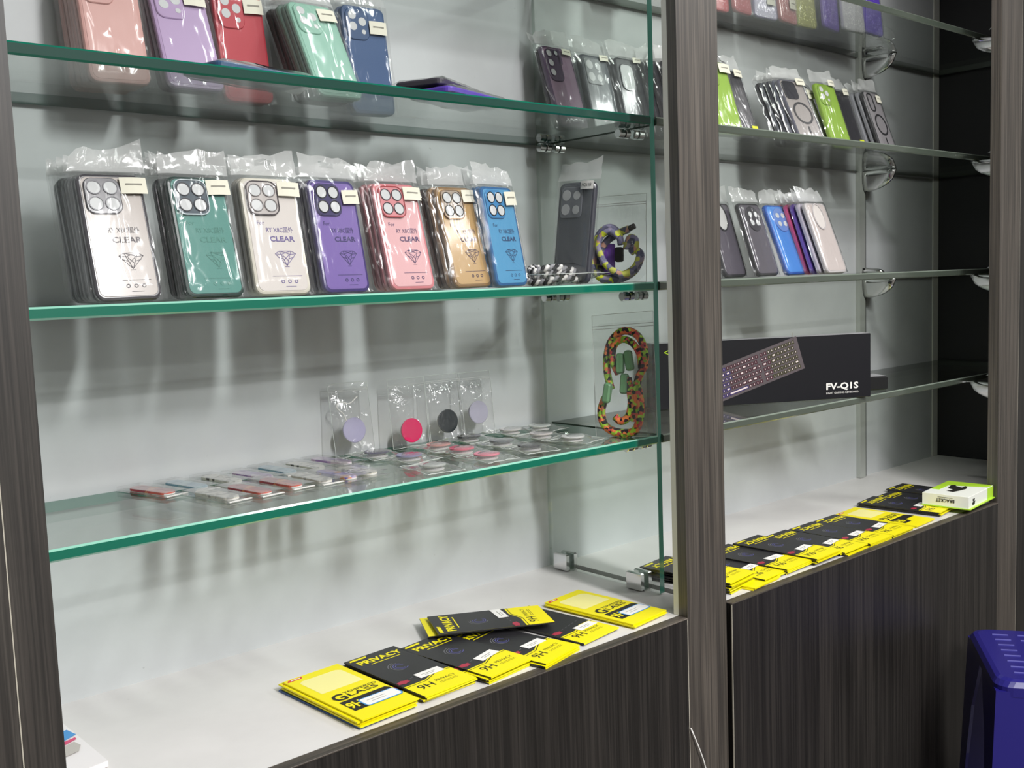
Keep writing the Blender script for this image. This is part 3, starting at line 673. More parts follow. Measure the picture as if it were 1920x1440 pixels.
# right cabinet, middle shelf
GM = 'cases on the middle shelf of the right cabinet'
M_dk = dict(rough=.3, coat=.5)
case(pose(1.372, .215, z2, .05, .294, 0), sty('2a2a2e', '55505a', 'oval'), 'black case with pale oval camera opening beside the centre post', GM, seed=80)
case(pose(1.435, .184, z2, .02, .33, 0), sty('26262a', '56525a', 'round', isl='3a383e'), 'black case with round four-lens camera island', GM, seed=81)
case(pose(1.5182, .172, z2, 0, .378, 0), sty('2354a8', '4a8ad8', 'round', isl='6b8ed0'), 'royal blue case with round four-lens camera island', GM, seed=82)
stack(6, 1.5759, .118, z2, .015, .36, .007, sty('c4bebe', 'c3b8b4', 'oval', ovcol='d6cfca'), 'colourless case with tall oval camera opening', 'of six', GM,
      back=[sty('cfc6d6', 'cfc6d6', short='colourless case'), sty('6f47b4', '6f47b4', short='violet case'), sty('d94a86', 'd94a86', short='magenta case'), sty('dc4272', 'dc4272', short='raspberry pink case'), sty('1e1c20', '1e1c20', short='black case')], seed=83, pitch=.0145)

# right cabinet, topmost shelf: pile of glitter cases
def glitter(name, col):
    m, nt, o = newmat(name); p = nt.nodes.new('ShaderNodeBsdfPrincipled'); p.inputs['Roughness'].default_value = .25
    v = nt.nodes.new('ShaderNodeTexVoronoi'); v.inputs['Scale'].default_value = 420; tc = nt.nodes.new('ShaderNodeTexCoord')
    nt.links.new(tc.outputs['Object'], v.inputs['Vector']); sp = nt.nodes.new('ShaderNodeSeparateColor'); nt.links.new(v.outputs['Color'], sp.inputs[0])
    c = srgb(col); r = nt.nodes.new('ShaderNodeValToRGB'); r.color_ramp.interpolation = 'CONSTANT'
    r.color_ramp.elements[0].color = c; r.color_ramp.elements[1].position = .9; r.color_ramp.elements[1].color = tuple(min(1, x * 2 + .25) for x in c[:3]) + (1,)
    nt.links.new(sp.outputs[0], r.inputs[0]); nt.links.new(r.outputs[0], p.inputs['Base Color']); nt.links.new(p.outputs[0], o.inputs[0]); return m
GT = 'glitter cases piled on the topmost shelf of the right cabinet'
tops = [(1.175, .25, 'e8456a', 'hot pink', 0, .30), (1.395, .27, 'cfc8c4', 'pearl white', .1, .35), (1.475, .285, 'e87078', 'coral pink', -.1, .35), (1.545, .27, 'd06a72', 'dusty red', .15, .30),
        (1.625, .27, '8f86a8', 'lavender grey', -.12, .38), (1.700, .262, 'c88080', 'rose', .1, .36), (1.768, .262, 'a9a860', 'olive yellow', -.05, .36), (1.842, .245, '6a4ab0', 'violet', .1, .30),
        (1.905, .225, 'c9c6cc', 'frosted white', -.15, .42), (1.975, .215, '5a3cb8', 'deep purple', .0, .40)]
for i, (x, y, c, nm, yw, ln) in enumerate(tops):
    case(pose(x, y + .045, z0, yw, ln * .35, random.uniform(-.04, .04)), dict(rim=c, panel=c, cam='oval', ovcol='b8b4b8', pmat=glitter('glitter_' + c, c)), '%s glitter case in a crinkled bag on the topmost right shelf' % nm, GT, seed=90 + i, label=(.0, .03, .026, .022, None) if i in (2, 4, 5) else None)

# ------------------------------------------------------------------ cords in bags
def strand_path(fn, n): return [fn(i / n) for i in range(n)]
M_bw1 = plastic('white_cord', 'e4e2de', .7, bump=.5, bscale=900); M_bw2 = plastic('black_cord', '161618', .7, bump=.5, bscale=900); M_bw3 = plastic('grey_cord', '8e8e92', .7, bump=.5, bscale=900)
M_zip2 = film('clear_zip_film', haze=.05, gloss=1.8, sc=(70, 70, 55), bump=1.0)
M_rim = plastic('film_rim', 'd2d8d4', .25)
def zipbag(root, w, h, seed, cx=0, cz=0, y=0, dep=.006, name='zip_bag', nx=8, nz=10, bulge=None, ziptop=True):
    """flat zip bag in the xz plane with a puffed pocket and zip lines near its top"""
    mb = MB(); n1 = nx + 1
    for sg in (-1, 1):
        vs = []
        for j in range(nz + 1):
            for i in range(n1):
                u, v = i / nx, j / nz
                e = (math.sin(PI * u) ** .6) * (math.sin(PI * min(1, v * 1.15)) ** .5 if v < .87 else 0)
                nn = noise.noise(Vector((u * 5 + seed, v * 6, sg + seed * .3)))
                vs.append((cx + (u - .5) * w + .0015 * noise.noise(Vector((seed, v * 5, u))), y + sg * dep * max(0, e) + .0022 * nn * e * sg + .0012 * noise.noise(Vector((u * 3, v * 4, seed))), cz + v * h))
        mb.add(vs, [(j * n1 + i, j * n1 + i + 1, (j + 1) * n1 + i + 1, (j + 1) * n1 + i) for j in range(nz) for i in range(nx)], 0, True)
    o = obj(name, mk(mb, name, M_zip2, True), root)
    rm = []
    for k in range(28):
        t = k / 28 * 4; e, q = int(t), t - int(t)
        x, z = ((q - .5, 0), (.5, q), (.5 - q, 1), (-.5, 1 - q))[e]
        rm.append((cx + x * w + .0012 * noise.noise(Vector((k * .9, seed, 0))), y + .0012 * noise.noise(Vector((k * .7, seed, 3))), cz + z * h + .0012 * noise.noise(Vector((k * .8, seed, 7)))))
    obj('bag_rim', mk(MB().tube(rm, .00045, 0, 5, closed=True), 'bag_rim', M_rim), o)
    if ziptop:
        z = MB()
        for q in (.88, .905): z.box(cx - w / 2, cx + w / 2, y - .0009, y + .0009, cz + h * q, cz + h * q + .0011)
        obj('zip_strip', mk(z, 'zip_strip', M_head), o)
    return o

# black and white braid, coiled flat
r = tag(empty('braided_lanyard', Matrix.Translation((.842, .178, z2))), 'coiled black and white braided cord lying in a clear bag', 'lanyard')
for k, (mat, nm) in enumerate(((M_bw1, 'white_strand'), (M_bw2, 'black_strand'), (M_bw3, 'grey_strand'))):
    mb = MB()
    for lp, (A, B, zc, tl) in enumerate(((.052, .021, .0085, .0), (.046, .017, .019, .6), (.036, .011, .0135, .3), (.050, .019, .0255, 1.1))):
        N = 110; pts = []
        for i in range(N):
            a = 2 * PI * i / N; ph = a * (11 if lp % 2 else 12) + k * 2 * PI / 3
            R = .0042
            ox, oz = R * math.cos(ph), R * .75 * math.sin(2 * ph)
            pts.append(((A + ox) * math.cos(a), (B + ox) * math.sin(a + tl * .2), max(.0036, zc + oz + .003 * math.sin(3 * a + tl))))
        mb.tube(pts, .0031, 0, 6, closed=True)
    mb.build(nm, mat, r)
b = zipbag(r, .150, .085, 5, 0, -.04, 0, .017, 'clear_bag', ziptop=False); b.rotation_euler = (-PI / 2, 0, 0); b.location = (.012, 0, .018)

def cord(name, root, pts, rad, mat, sub=6):
    """smooth cord through control points (Catmull-Rom)"""
    P = [Vector(p) for p in pts]; out = []
    for i in range(len(P) - 1):
        a, b_, c, d_ = P[max(i - 1, 0)], P[i], P[i + 1], P[min(i + 2, len(P) - 1)]
        for s in range(sub):
            t = s / sub; out.append(.5 * ((2 * b_) + (c - a) * t + (2 * a - 5 * b_ + 4 * c - d_) * t * t + (3 * b_ - a - 3 * c + d_) * t ** 3))
    out.append(P[-1]); return MB().tube(out, rad, 0, 8).build(name, mat, root)
M_c1 = patches('yellow_grey_cord', ['8d8aa6', 'c9cc62', '70708a', 'd8e23c', '9a93a8', '5d6078', 'cfa08a', '8f8cae'], 120, .75)
M_c2 = patches('orange_green_cord', ['2c2426', 'e06a48', '86b03a', '3a2a30', 'b8e048', 'c64a50', '2c2426', 'f08a50', 'f08a50', 'a8d840'], 190, .75)

# yellow, grey and purple lanyard in a zip bag leaning on the divider
r = tag(empty('cord_lanyard', Matrix.Translation((.955, .150, z2)) @ Matrix.Rotation(-PI / 2 + .35, 4, 'Z') @ Matrix.Rotation(-.06, 4, 'X')), 'yellow and lilac cord lanyard with purple card in zip bag against the divider', 'lanyard')
cord('cord', r, [(.022, .004, .088), (.006, .002, .082), (-.015, .0, .070), (-.030, 0, .045), (-.034, 0, .020), (-.022, 0, .007), (.005, .0, .006), (.032, 0, .018), (.044, 0, .040), (.040, .0, .050), (.026, .003, .058)], .0064, M_c1)
cord('cord', r, [(.012, -.006, .062), (.008, -.006, .080), (-.006, -.006, .091), (-.022, -.006, .086), (-.034, -.006, .066), (-.038, -.006, .040), (-.036, -.006, .020), (-.020, -.006, .009), (.010, -.006, .011), (.036, -.006, .024), (.046, -.006, .046)], .0060, M_c1)
cord('cord', r, [(.030, -.010, .016), (.012, -.012, .014), (-.012, -.012, .030), (-.026, -.012, .058), (-.020, -.012, .078), (-.004, -.012, .084), (.010, -.010, .074)], .0056, M_c1)
cord('cord', r, [(.026, -.004, .068), (.020, -.004, .055), (.026, -.004, .072), (.036, -.004, .070), (.036, -.004, .056), (.028, -.004, .048)], .0056, M_c1)
MB().tube([(.020, .004, .0875), (.032, .004, .0925)], .0048, 0, 10).build('cord_tip', M_rubber, r)
MB().slab(.026, .050, .003, [(0, -.0012), (0, .0005)], -.014, .040).build('purple_card', plastic('purple_card', '7a3fc0', .3, coat=.4), r)
MB().box(.004, .016, -.014, -.004, .034, .058, bev=.002).build('black_clip', M_rubber, r)
MB().box(-.030, -.020, -.006, -.002, .018, .030, bev=.001).build('buckle', M_rubber, r)
b = zipbag(r, .108, .142, 8, 0, .001, -.001, .010, 'clear_bag')

# orange and green lanyard, taller bag on the lower shelf
r = tag(empty('cord_lanyard', Matrix.Translation((.955, .138, z3)) @ Matrix.Rotation(-PI / 2 + .30, 4, 'Z') @ Matrix.Rotation(-.10, 4, 'X') @ Matrix.Rotation(-.06, 4, 'Y')), 'orange and green cord lanyard in tall zip bag at the shelf corner', 'lanyard')
cord('cord', r, [(-.022, 0, .080), (-.028, 0, .105), (-.028, 0, .135), (-.018, 0, .162), (.004, 0, .176), (.028, 0, .168), (.040, 0, .146), (.040, 0, .118), (.030, 0, .100), (.022, 0, .075), (.020, 0, .050), (.018, 0, .025)], .0066, M_c2)
cord('cord', r, [(-.006, -.004, .105), (-.016, -.004, .128), (-.012, -.004, .152), (.004, -.004, .162), (.022, -.004, .154), (.034, -.004, .135), (.036, -.004, .112)], .0060, M_c2)
cord('cord', r, [(-.034, 0, .066), (-.042, 0, .045), (-.038, 0, .022), (-.022, 0, .010), (0, 0, .006), (.018, 0, .010), (.028, 0, .030), (.030, 0, .056), (.026, 0, .080)], .0072, M_c2)
cord('cord', r, [(-.014, -.005, .034), (-.004, -.005, .026), (.010, -.005, .034), (.016, -.005, .056), (.014, -.005, .080), (.012, -.005, .098)], .0066, M_c2)
M_tog = plastic('sage_green_plastic', '6f9a72', .45)
for nm, cx, cz, rt in (('toggle', .000, .122, .05), ('toggle', .016, .126, -.12), ('toggle', -.026, .074, .2), ('toggle', .006, .088, .1)):
    o = MB().slab(.0135, .034, .005, [(.003, -.010), (0, -.007), (0, -.001), (.003, .002)], 0, 0, n=4).build(nm, M_tog, r); o.location = (cx, -.004, cz); o.rotation_euler = (0, rt, 0)
zipbag(r, .112, .205, 11, .003, .0005, -.001, .012, 'clear_bag', nz=14)

# ------------------------------------------------------------------ phone grips
def grip_mesh_parts(root, col, ring='e8e6e6', rough=.25, lying=True, metal=0):
    """local z is the axis; disc on top of a short folded stem"""
    m = plastic('grip_' + col, col, rough, metal=metal, coat=.5); wht = plastic('grip_base_' + ring, ring, .4); n = 28
    def lat(prof, nm, mat):
        mb = MB(); mb.loft([[(rr * math.cos(k * 2 * PI / n), rr * math.sin(k * 2 * PI / n), zz) for k in range(n)] for rr, zz in prof], 0, True, False)
        return mb
    obj('cap', cached(('cap', col), lambda: mk(lat([(.0190, .0060), (.0198, .0066), (.0198, .0082), (.0188, .0089)], 'cap', m), 'cap', m)), root)
    obj('stem', cached(('stem', ring), lambda: mk(lat([(.017, 0), (.0175, .0012), (.013, .0018), (.014, .0030), (.012, .0036), (.0135, .0048), (.0125, .0060)], 'stem', wht), 'stem', wht)), root)
def baggy(seed, w, h, lift=.010):
    """clear bag draped over a lying grip, local xy plane"""
    mb = MB(); nx, ny = 10, 12; n1 = nx + 1; vs = []
    for j in range(ny + 1):
        for i in range(n1):
            u, v = i / nx - .5, j / ny - .5; d = math.hypot(u * w, (v + .1) * h)
            z = lift * (1 / (1 + (d / .023) ** 6)) + .0022 * abs(noise.noise(Vector((u * 6 + seed, v * 7, seed)))) + .0008
            vs.append((u * w + .002 * noise.noise(Vector((v * 5, seed, 0))), v * h, z))
    mb.add(vs, [(j * n1 + i, j * n1 + i + 1, (j + 1) * n1 + i + 1, (j + 1) * n1 + i) for j in range(ny) for i in range(nx)], 0, True)
    rim = [vs[i] for i in range(n1)] + [vs[j * n1 + nx] for j in range(1, ny + 1)] + [vs[ny * n1 + i] for i in range(nx - 1, -1, -1)] + [vs[j * n1] for j in range(ny - 1, 0, -1)]
    mb.tube([(x, y, z + .0004) for x, y, z in rim], .0005, 1, 5, closed=True)
    return mk(mb, 'clear_bag', [M_zip, M_rim], True)
GL = 'phone grips lying on the lower glass shelf'
gb = [baggy(s, .060, .086) for s in (1, 2, 3)]
grips = [(.596, .250, '8a86ae', 'dusty lavender round phone grip lying in front of the silver one'), (.583, .318, '4a4560', 'dark violet round phone grip lying at the foot of the silver grip'),
         (.688, .297, 'd99a94', 'pale salmon round phone grip lying below the hot pink one'), (.686, .235, 'e0647e', 'rose pink round phone grip, rear of the two pink lying ones'),
         (.675, .161, 'ea7f94', 'light pink round phone grip nearest the shelf edge'), (.569, .155, 'b9bcb8', 'frosted clear round phone grip nearest the shelf edge'),
         (.770, .322, '232327', 'black round phone grip lying in the back row'), (.773, .241, '6a6c70', 'mid grey round phone grip in the middle of the lying rows'),
         (.768, .167, '3a3a3e', 'charcoal round phone grip near the shelf edge'), (.868, .328, 'd9d6d6', 'white round phone grip in the back row near the divider'),
         (.866, .247, 'e2dada', 'white round phone grip in the middle row near the divider'), (.873, .178, 'dcdcda', 'white round phone grip nearest the orange lanyard bag'),
         (.928, .318, 'd4d8d4', 'white round phone grip in the rear corner beside the divider')]
for i, (x, y, c, lb) in enumerate(grips):
    r = tag(empty('phone_grip', Matrix.Translation((x, y, z3 + .0006)) @ Matrix.Rotation(random.uniform(-.35, .35), 4, 'Z')), lb, 'phone grip', GL)
    grip_mesh_parts(r, c); obj('clear_bag', gb[i % 3], r)
stand = [(.5625, .352, 'c4c0e0', 'silver lilac mirror phone grip standing in zip bag, leftmost of four', .085, .115, 2, .15), (.668, .350, 'e01c62', 'hot pink phone grip standing in zip bag', .0, .112, 0, .1),
         (.745, .352, '20282c', 'black phone grip standing in zip bag', .0, .112, 0, .12), (.815, .356, 'b4b2c4', 'pale lilac phone grip standing in zip bag, rightmost of four', .0, .11, 0, .1)]
for i, (x, y, c, lb, mt, bh, sd, ln) in enumerate(stand):
    r = tag(empty('phone_grip', Matrix.Translation((x, y - .006, z3 + .0015)) @ Matrix.Rotation(-.06, 4, 'Z') @ Matrix.Rotation(-ln, 4, 'X')), lb, 'phone grip', 'phone grips standing against the back board')
    g = bpy.data.objects.new('grip', None); COL.objects.link(g); g.parent = r
    zc = (.040, .027, .033, .040)[i]
    g.location = (0, .002, zc); g.rotation_euler = (PI / 2, 0, 0)
    grip_mesh_parts(g, c, rough=.15 if i == 0 else .35, metal=.25 if i == 0 else 0)
    zipbag(r, .070, bh, 20 + i, 0, 0, -.001, .0095, 'clear_bag', nz=10)
    if i == 0: cord('loop_cord', r, [(.012, -.006, .092), (-.004, -.007, .082), (-.020, -.007, .086), (-.026, -.007, .078), (-.016, -.007, .066), (-.012, -.007, .055)], .0009, M_lab_white)

# ------------------------------------------------------------------ grip straps in flat sleeves
pats = {'red': patches('strap_red', ['c8504a', 'a8404a', 'd86858', 'd88a60', 'b84848'], 55, .45), 'blue': patches('strap_blue', ['9cc0cc', '8ab4c8', 'a8ccd4', '94bccc'], 45, .45),
        'spots': patches('strap_spots', ['dedacc', 'e4e0d2', 'e8e4d8', 'd8d4c6', '55524a', 'e0dcd0'], 190, .45), 'lilac': patches('strap_lilac', ['c8a8d0', 'b090c4', 'e0d0dc', '9a80c0', 'd4b8d4'], 60, .45),
        'marble': patches('strap_marble', ['dcd8cc', 'e4e0d6', 'a8a49c', 'd4d0c4', '7c7870', 'e0dcd2'], 110, .45), 'galaxy': patches('strap_galaxy', ['6a50b0', '8a70c8', 'c8b0d0', 'e0a078', '5a48a8', 'a088cc'], 65, .45)}
sd_me = cached('sleeve', lambda: mk(MB().add([(x, y, z) for z in (.0004, .0064) for x, y in ((-.018, -.052), (.018, -.052), (.018, .052), (-.018, .052))], [(3, 2, 1, 0), (4, 5, 6, 7), (2, 3, 7, 6)], 0).box(-.018, .018, -.0535, -.051, .0004, .0012, 0), 'clear_sleeve', M_zip, True))
tip_me = cached('tip', lambda: mk(MB().box(-.017, .017, -.053, -.0495, .0006, .0018), 'sealed_edge', M_lab_white))
straps = [((.22, .362), (.239, .288), 'red', 'red patterned grip strap, leftmost on the lower shelf'), ((.27, .362), (.284, .288), 'blue', 'pale blue grip strap second from the left, back row'),
          ((.267, .270), (.281, .180), 'marble', 'white marbled grip strap at the front left of the group'), ((.322, .366), (.334, .284), 'spots', 'white strap with dark dots behind the marbled one'),
          ((.313, .263), (.325, .183), 'red', 'red patterned grip strap beside the front marbled strap'), ((.365, .358), (.378, .276), 'lilac', 'lilac patterned grip strap in the back row, left of the blue'),
          ((.364, .272), (.375, .192), 'red', 'red patterned grip strap in the middle of the front row'), ((.412, .366), (.419, .288), 'blue', 'pale blue grip strap in the middle of the back row'),
          ((.455, .362), (.464, .284), 'spots', 'white strap with dark dots in the back row, right of the blue'), ((.412, .268), (.418, .188), 'marble', 'white marbled grip strap half hidden by the red strap'),
          ((.448, .263), (.453, .180), 'galaxy', 'purple and orange grip strap in the front row'), ((.500, .366), (.513, .288), 'lilac', 'lilac patterned grip strap, rightmost in the back row'),
          ((.482, .273), (.491, .180), 'spots', 'white strap with dark dots, rightmost in the front row')]
for (a, b2, pt, lb) in straps:
    dx, dy = b2[0] - a[0], b2[1] - a[1]; ang = math.atan2(dx, -dy)
    r = tag(empty('grip_strap', Matrix.Translation(((a[0] + b2[0]) / 2, (a[1] + b2[1]) / 2, z3 + .0004)) @ Matrix.Rotation(ang, 4, 'Z')), lb, 'grip strap', 'grip straps lying on the lower glass shelf')
    def band(n=10):
        mb = MB(); pr = rrect(.0215, .080, .0095, 5)
        mb.loft([[(x * q, y * q, zz) for x, y in pr] for q, zz in ((1, .0010), (1, .0040), (.96, .0050))]); return mb
    obj('strap', cached(('strap', pt), lambda: mk(band(), 'strap', pats[pt])), r)
    obj('strap_base', cached(('sbase',), lambda: mk(MB().loft([[(x, y - .001, zz) for x, y in rrect(.0205, .079, .009, 5)] for zz in (.0006, .0022)]), 'strap_base', M_lab_white)), r)
    obj('clear_sleeve', sd_me, r)
    if pt in ('red', 'blue', 'marble'): obj('sealed_edge', tip_me, r)

# ------------------------------------------------------------------ screen protector packets
PW, PL = .088, .182
M_arc = plastic('blue_grey_print', '6262a8', .4); M_arc2 = plastic('grey_print', '7e7e84', .4); M_red = plastic('dark_red_print', 'a82c44', .4)
M_pale = plastic('pale_yellow_print', 'f6ee9a', .4); M_bluep = plastic('bright_blue_print', '3a8fd0', .4); M_yd = plastic('dull_yellow_print', 'c9bd10', .4)
def sleeve_mesh(k):
    body = M_yellow if k != 'blue' else plastic('blue_card', '1f4c8c', .4)
    def f():
        mb = MB(); nx, ny = 2, 6; n1 = nx + 1; bend = .0
        # card envelope, slightly bowed, 1.6 mm thick
        top = []; bot = []
        for j in range(ny + 1):
            for i in range(n1):
                x = -PW / 2 + PW * i / nx; y = -PL / 2 + PL * j / ny
                top.append((x, y, .0022)); bot.append((x, y, .0002))
        mb.add(top, [(j * n1 + i, j * n1 + i + 1, (j + 1) * n1 + i + 1, (j + 1) * n1 + i) for j in range(ny) for i in range(nx)], 0)
        mb.add(bot, [((j + 1) * n1 + i, (j + 1) * n1 + i + 1, j * n1 + i + 1, j * n1 + i) for j in range(ny) for i in range(nx)], 1)
        x, y = PW / 2, PL / 2
        mb.add([(-x, -y, .0002), (x, -y, .0002), (x, y, .0002), (-x, y, .0002), (-x, -y, .0022), (x, -y, .0022), (x, y, .0022), (-x, y, .0022)], [(0, 1, 5, 4)], 0)
        mb.add([(-x, -y, .0002), (x, -y, .0002), (x, y, .0002), (-x, y, .0002), (-x, -y, .0022), (x, -y, .0022), (x, y, .0022), (-x, y, .0022)], [(1, 2, 6, 5), (2, 3, 7, 6), (3, 0, 4, 7)], 1)
        return mk(mb, 'sleeve', [body, M_packblack if k == 'privacy' else body])
    return cached(('sleeve', k), f)
ZT = .00235
def flatpoly(mb, pts, z=ZT, mi=0): mb.add([(x, y, z) for x, y in pts], [tuple(range(len(pts)))], mi)
def privacy_parts(root, flip, labelpos=(.012, -.030), label=True):
    R = PI if flip else 0
    def blackpanel():
        mb = MB(); x, y = PW / 2, PL / 2
        flatpoly(mb, [(-x, -.046), (-.008, -.046), (.016, -.034), (x, -.034), (x, y), (-x, y)], ZT); return mk(mb, 'black_panel', M_packblack, True)
    obj('black_panel', cached('pbp', blackpanel), root)
    def yl():
        mb = MB(); put_text(mb, 'PRIVACY', .019, .002, ZT + .0002, .068, width=.074, bold=.0007, flat=True, rot=R)
        flatpoly(mb, [(-.040, .082), (-.012, .082), (-.009, .0875), (-.037, .0875)], ZT + .0002)
        for dy, ww in ((.054, .050), ): flatpoly(mb, [(-.022, dy), (-.022 + ww, dy), (-.022 + ww, dy + .0018), (-.022, dy + .0018)], ZT + .0002)
        return mk(mb, 'yellow_lettering', M_yellow, True)
    obj('yellow_lettering', cached(('pyl', flip), yl), root)
    def arcs():
        mb = MB()
        for q, (R0, a0, a1) in enumerate(((.0065, 20, 300), (.010, 60, 330), (.0135, 80, 250), (.017, 95, 170))):
            N = 16
            for s in range(N):
                t0, t1 = [math.radians(a0 + (a1 - a0) * (s + e) / N) for e in (0, 1)]; wd = .0009
                mb.add([(R0 * math.cos(t0), .018 + R0 * math.sin(t0), ZT + .0002), (R0 * math.cos(t1), .018 + R0 * math.sin(t1), ZT + .0002), ((R0 + wd) * math.cos(t1), .018 + (R0 + wd) * math.sin(t1), ZT + .0002), ((R0 + wd) * math.cos(t0), .018 + (R0 + wd) * math.sin(t0), ZT + .0002)], [(0, 1, 2, 3)], 0 if q < 2 else 1)
        return mk(mb, 'lens_graphic', [M_arc, M_arc2], True)
    obj('lens_graphic', cached('parc', arcs), root)
    def red():
        mb = MB(); flatpoly(mb, [(-.034 + .010 * math.cos(a) * (1.15 if i % 2 else .8), -.032 + .0058 * math.sin(a) * (1.1 if i % 2 else .85)) for i, a in enumerate([2 * PI * k / 12 for k in range(12)])], ZT + .0002)
        for i in range(5): flatpoly(mb, [(-.020 + i * .011, -.0285 + i * .002), (-.014 + i * .011, -.0275 + i * .002), (-.014 + i * .011, -.0268 + i * .002), (-.020 + i * .011, -.0278 + i * .002)], ZT + .0002, 1)
        return mk(mb, 'red_emblem', [M_red, M_arc2], True)
    obj('red_emblem', cached('pred', red), root)
    def bl():
        mb = MB(); z = ZT
        put_text(mb, '9H', .022, -.020, z, -.063, width=.024, bold=.0002, flat=True, rot=R)
        put_text(mb, 'PRIVACY', .009, .016, z, -.059, width=.034, flat=True, rot=R)
        for i in range(2): flatpoly(mb, [(.0, -.0665 - i * .003), (.030, -.0665 - i * .003), (.030, -.0672 - i * .003), (.0, -.0672 - i * .003)], z)
        flatpoly(mb, [(-.044, -.0492), (-.010, -.0492), (.015, -.0370), (.044, -.0370), (.044, -.0382), (.016, -.0382), (-.009, -.0504), (-.044, -.0504)], z)
        return mk(mb, 'black_print', M_inkblack, True)
    obj('black_print', cached(('pbl', flip), bl), root)
    if label:
        o = obj('paper_label', cached('plab', lambda: mk(MB().box(-.021, .021, -.0085, .0085, ZT + .0003, ZT + .0006).box(-.013, .010, .000, .0012, ZT + .0006, ZT + .0007, 1).box(-.010, .006, -.004, -.003, ZT + .0006, ZT + .0007, 1), 'paper_label', [M_lab_white, M_ink])), root)
        o.location = (labelpos[0], labelpos[1], 0); o.rotation_euler = (0, 0, random.uniform(-.12, .12) + .05)
def yellow_parts(root, flip, bluelabel=False):
    R = PI if flip else 0
    def scr():
        mb = MB(); flatpoly(mb, [(-.032 + (x), .035 + y) for x, y in ((0, -.020), (.066, -.020), (.066, .032), (.060, .038), (.006, .038), (0, .032))], ZT)
        return mk(mb, 'pale_screen_graphic', M_pale, True)
    obj('pale_screen_graphic', cached('yscr', scr), root)
    def bl():
        mb = MB(); z = ZT + .0002
        put_text(mb, 'G', .030, -.024, z, -.012, width=.019, bold=.0009, flat=True, rot=R)
        put_text(mb, 'TEMPERED', .0085, .014, z, -.004, width=.052, flat=True, rot=R)
        put_text(mb, 'LASS', .014, .012, z, -.014, width=.046, bold=.0002, flat=True, rot=R)
        flatpoly(mb, [(-.034, -.026), (.038, -.026), (.042, -.032), (.042, -.046), (.002, -.046), (-.006, -.062), (-.034, -.062)], ZT)
        return mk(mb, 'black_print', M_inkblack, True)
    obj('black_print', cached(('ybl', flip), bl), root)
    def y9():
        mb = MB(); put_text(mb, '9H', .026, -.022, ZT + .0003, -.045, width=.022, bold=.0008, flat=True, rot=R); return mk(mb, 'yellow_lettering', M_yellow, True)
    obj('yellow_lettering', cached(('y9', flip), y9), root)
    obj('red_mark', cached('yred', lambda: mk(MB().add([(-.042, .082, ZT), (-.020, .082, ZT), (-.016, .088, ZT), (-.038, .088, ZT)], [(0, 1, 2, 3)]).add([(-.036, .0838, ZT + .0002), (-.022, .0838, ZT + .0002), (-.020, .0862, ZT + .0002), (-.034, .0862, ZT + .0002)], [(0, 1, 2, 3)], 1), 'red_mark', [plastic('red_print', 'd8402c', .4), M_lab_white], True)), root)
    def lb():
        mb = MB(); mb.loft([[(.014 + x, -.050 + y, zz) for x, y in rrect(.058, .026, .005, 3)] for zz in (ZT + .0004, ZT + .0005)], 1)
        mb.loft([[(.014 + x, -.050 + y, zz) for x, y in rrect(.054, .022, .004, 3)] for zz in (ZT + .0005, ZT + .0007)], 0)
        mb.box(-.006, .022, -.048, -.047, ZT + .0007, ZT + .0008, 2); mb.box(-.002, .020, -.054, -.053, ZT + .0007, ZT + .0008, 2)
        return mk(mb, 'paper_label', [M_lab_white, M_bluep, M_ink])
    if bluelabel: obj('paper_label', cached('yblab', lb), root)
_pk = 0
def packet(kind, x, y, z, ang, lab, grp, decor=True, flip=False, tilt=0, **k):
    r = tag(empty('screen_protector_packet', Matrix.Translation((x, y, z)) @ Matrix.Rotation(ang, 4, 'Z') @ Matrix.Rotation(tilt, 4, 'X')), lab, 'packet', grp)
    obj('sleeve', sleeve_mesh(kind), r)
    if decor:
        (privacy_parts if kind == 'privacy' else yellow_parts)(r, flip, **k) if kind != 'blue' else None
    assert 4 <= len(lab.split()) <= 16, lab
def pstack(kind, n, x, y, ang, desc, grp, seed, flip=False, dz=.0026, z=0, tilt=0, spread=.004, under=None, **k):
    rr = random.Random(seed)
    for i in range(n):
        top = i == n - 1
        dx, dy, da = (0, 0, 0) if top else (rr.uniform(-1, 1) * spread, rr.uniform(-1, 1) * spread + .001, rr.uniform(-.03, .03))
        kd = under[i] if under and i < len(under) else kind
        pos = 'topmost of its pile' if top else '%s from the bottom' % ('lowest,' if i == 0 else ORD[i])
        lab = '%s, %s' % (desc, pos) if top else '%s, %s' % (desc, ('lowest of its pile' if i == 0 else ORD[i] + ' from the bottom of its pile'))
        if n == 1: lab = desc
        if kd == 'blue': lab = 'dark blue packet sticking out under the leftmost yellow pile'
        packet(kd, x + dx, y + dy, z + .0003 + i * dz, ang + da, lab, grp, decor=(kd != 'blue'), flip=flip, tilt=tilt, **(k if top else ({'label': False} if kd == 'privacy' else {})))
GP = 'screen protector packets on the left counter'; GQ = 'screen protector packets on the right counter'
pstack('yellow', 5, .390, .117, .05, 'yellow tempered glass packet, leftmost pile', GP, 1, under=['blue'], bluelabel=True, spread=.005)
pstack('privacy', 4, .490, .124, .05, 'black and yellow privacy packet in the second pile', GP, 2)
pstack('privacy', 4, .583, .115, .13, 'black and yellow privacy packet in the third pile', GP, 3)
pstack('privacy', 3, .663, .105, .22, 'black and yellow privacy packet under the crosswise one', GP, 4)
pstack('privacy', 2, .770, .125, .13, 'privacy packet between the crosswise and yellow packets', GP, 5, spread=.006, labelpos=(.018, -.045))
pstack('yellow', 3, .878, .122, .10, 'yellow tempered glass packet, rightmost pile on left counter', GP, 6, bluelabel=True)
packet('privacy', .690, .186, .0155, 1.13, 'black privacy packet lying crosswise on top of the other packets', GP, tilt=0.02, labelpos=(.022, -.020))
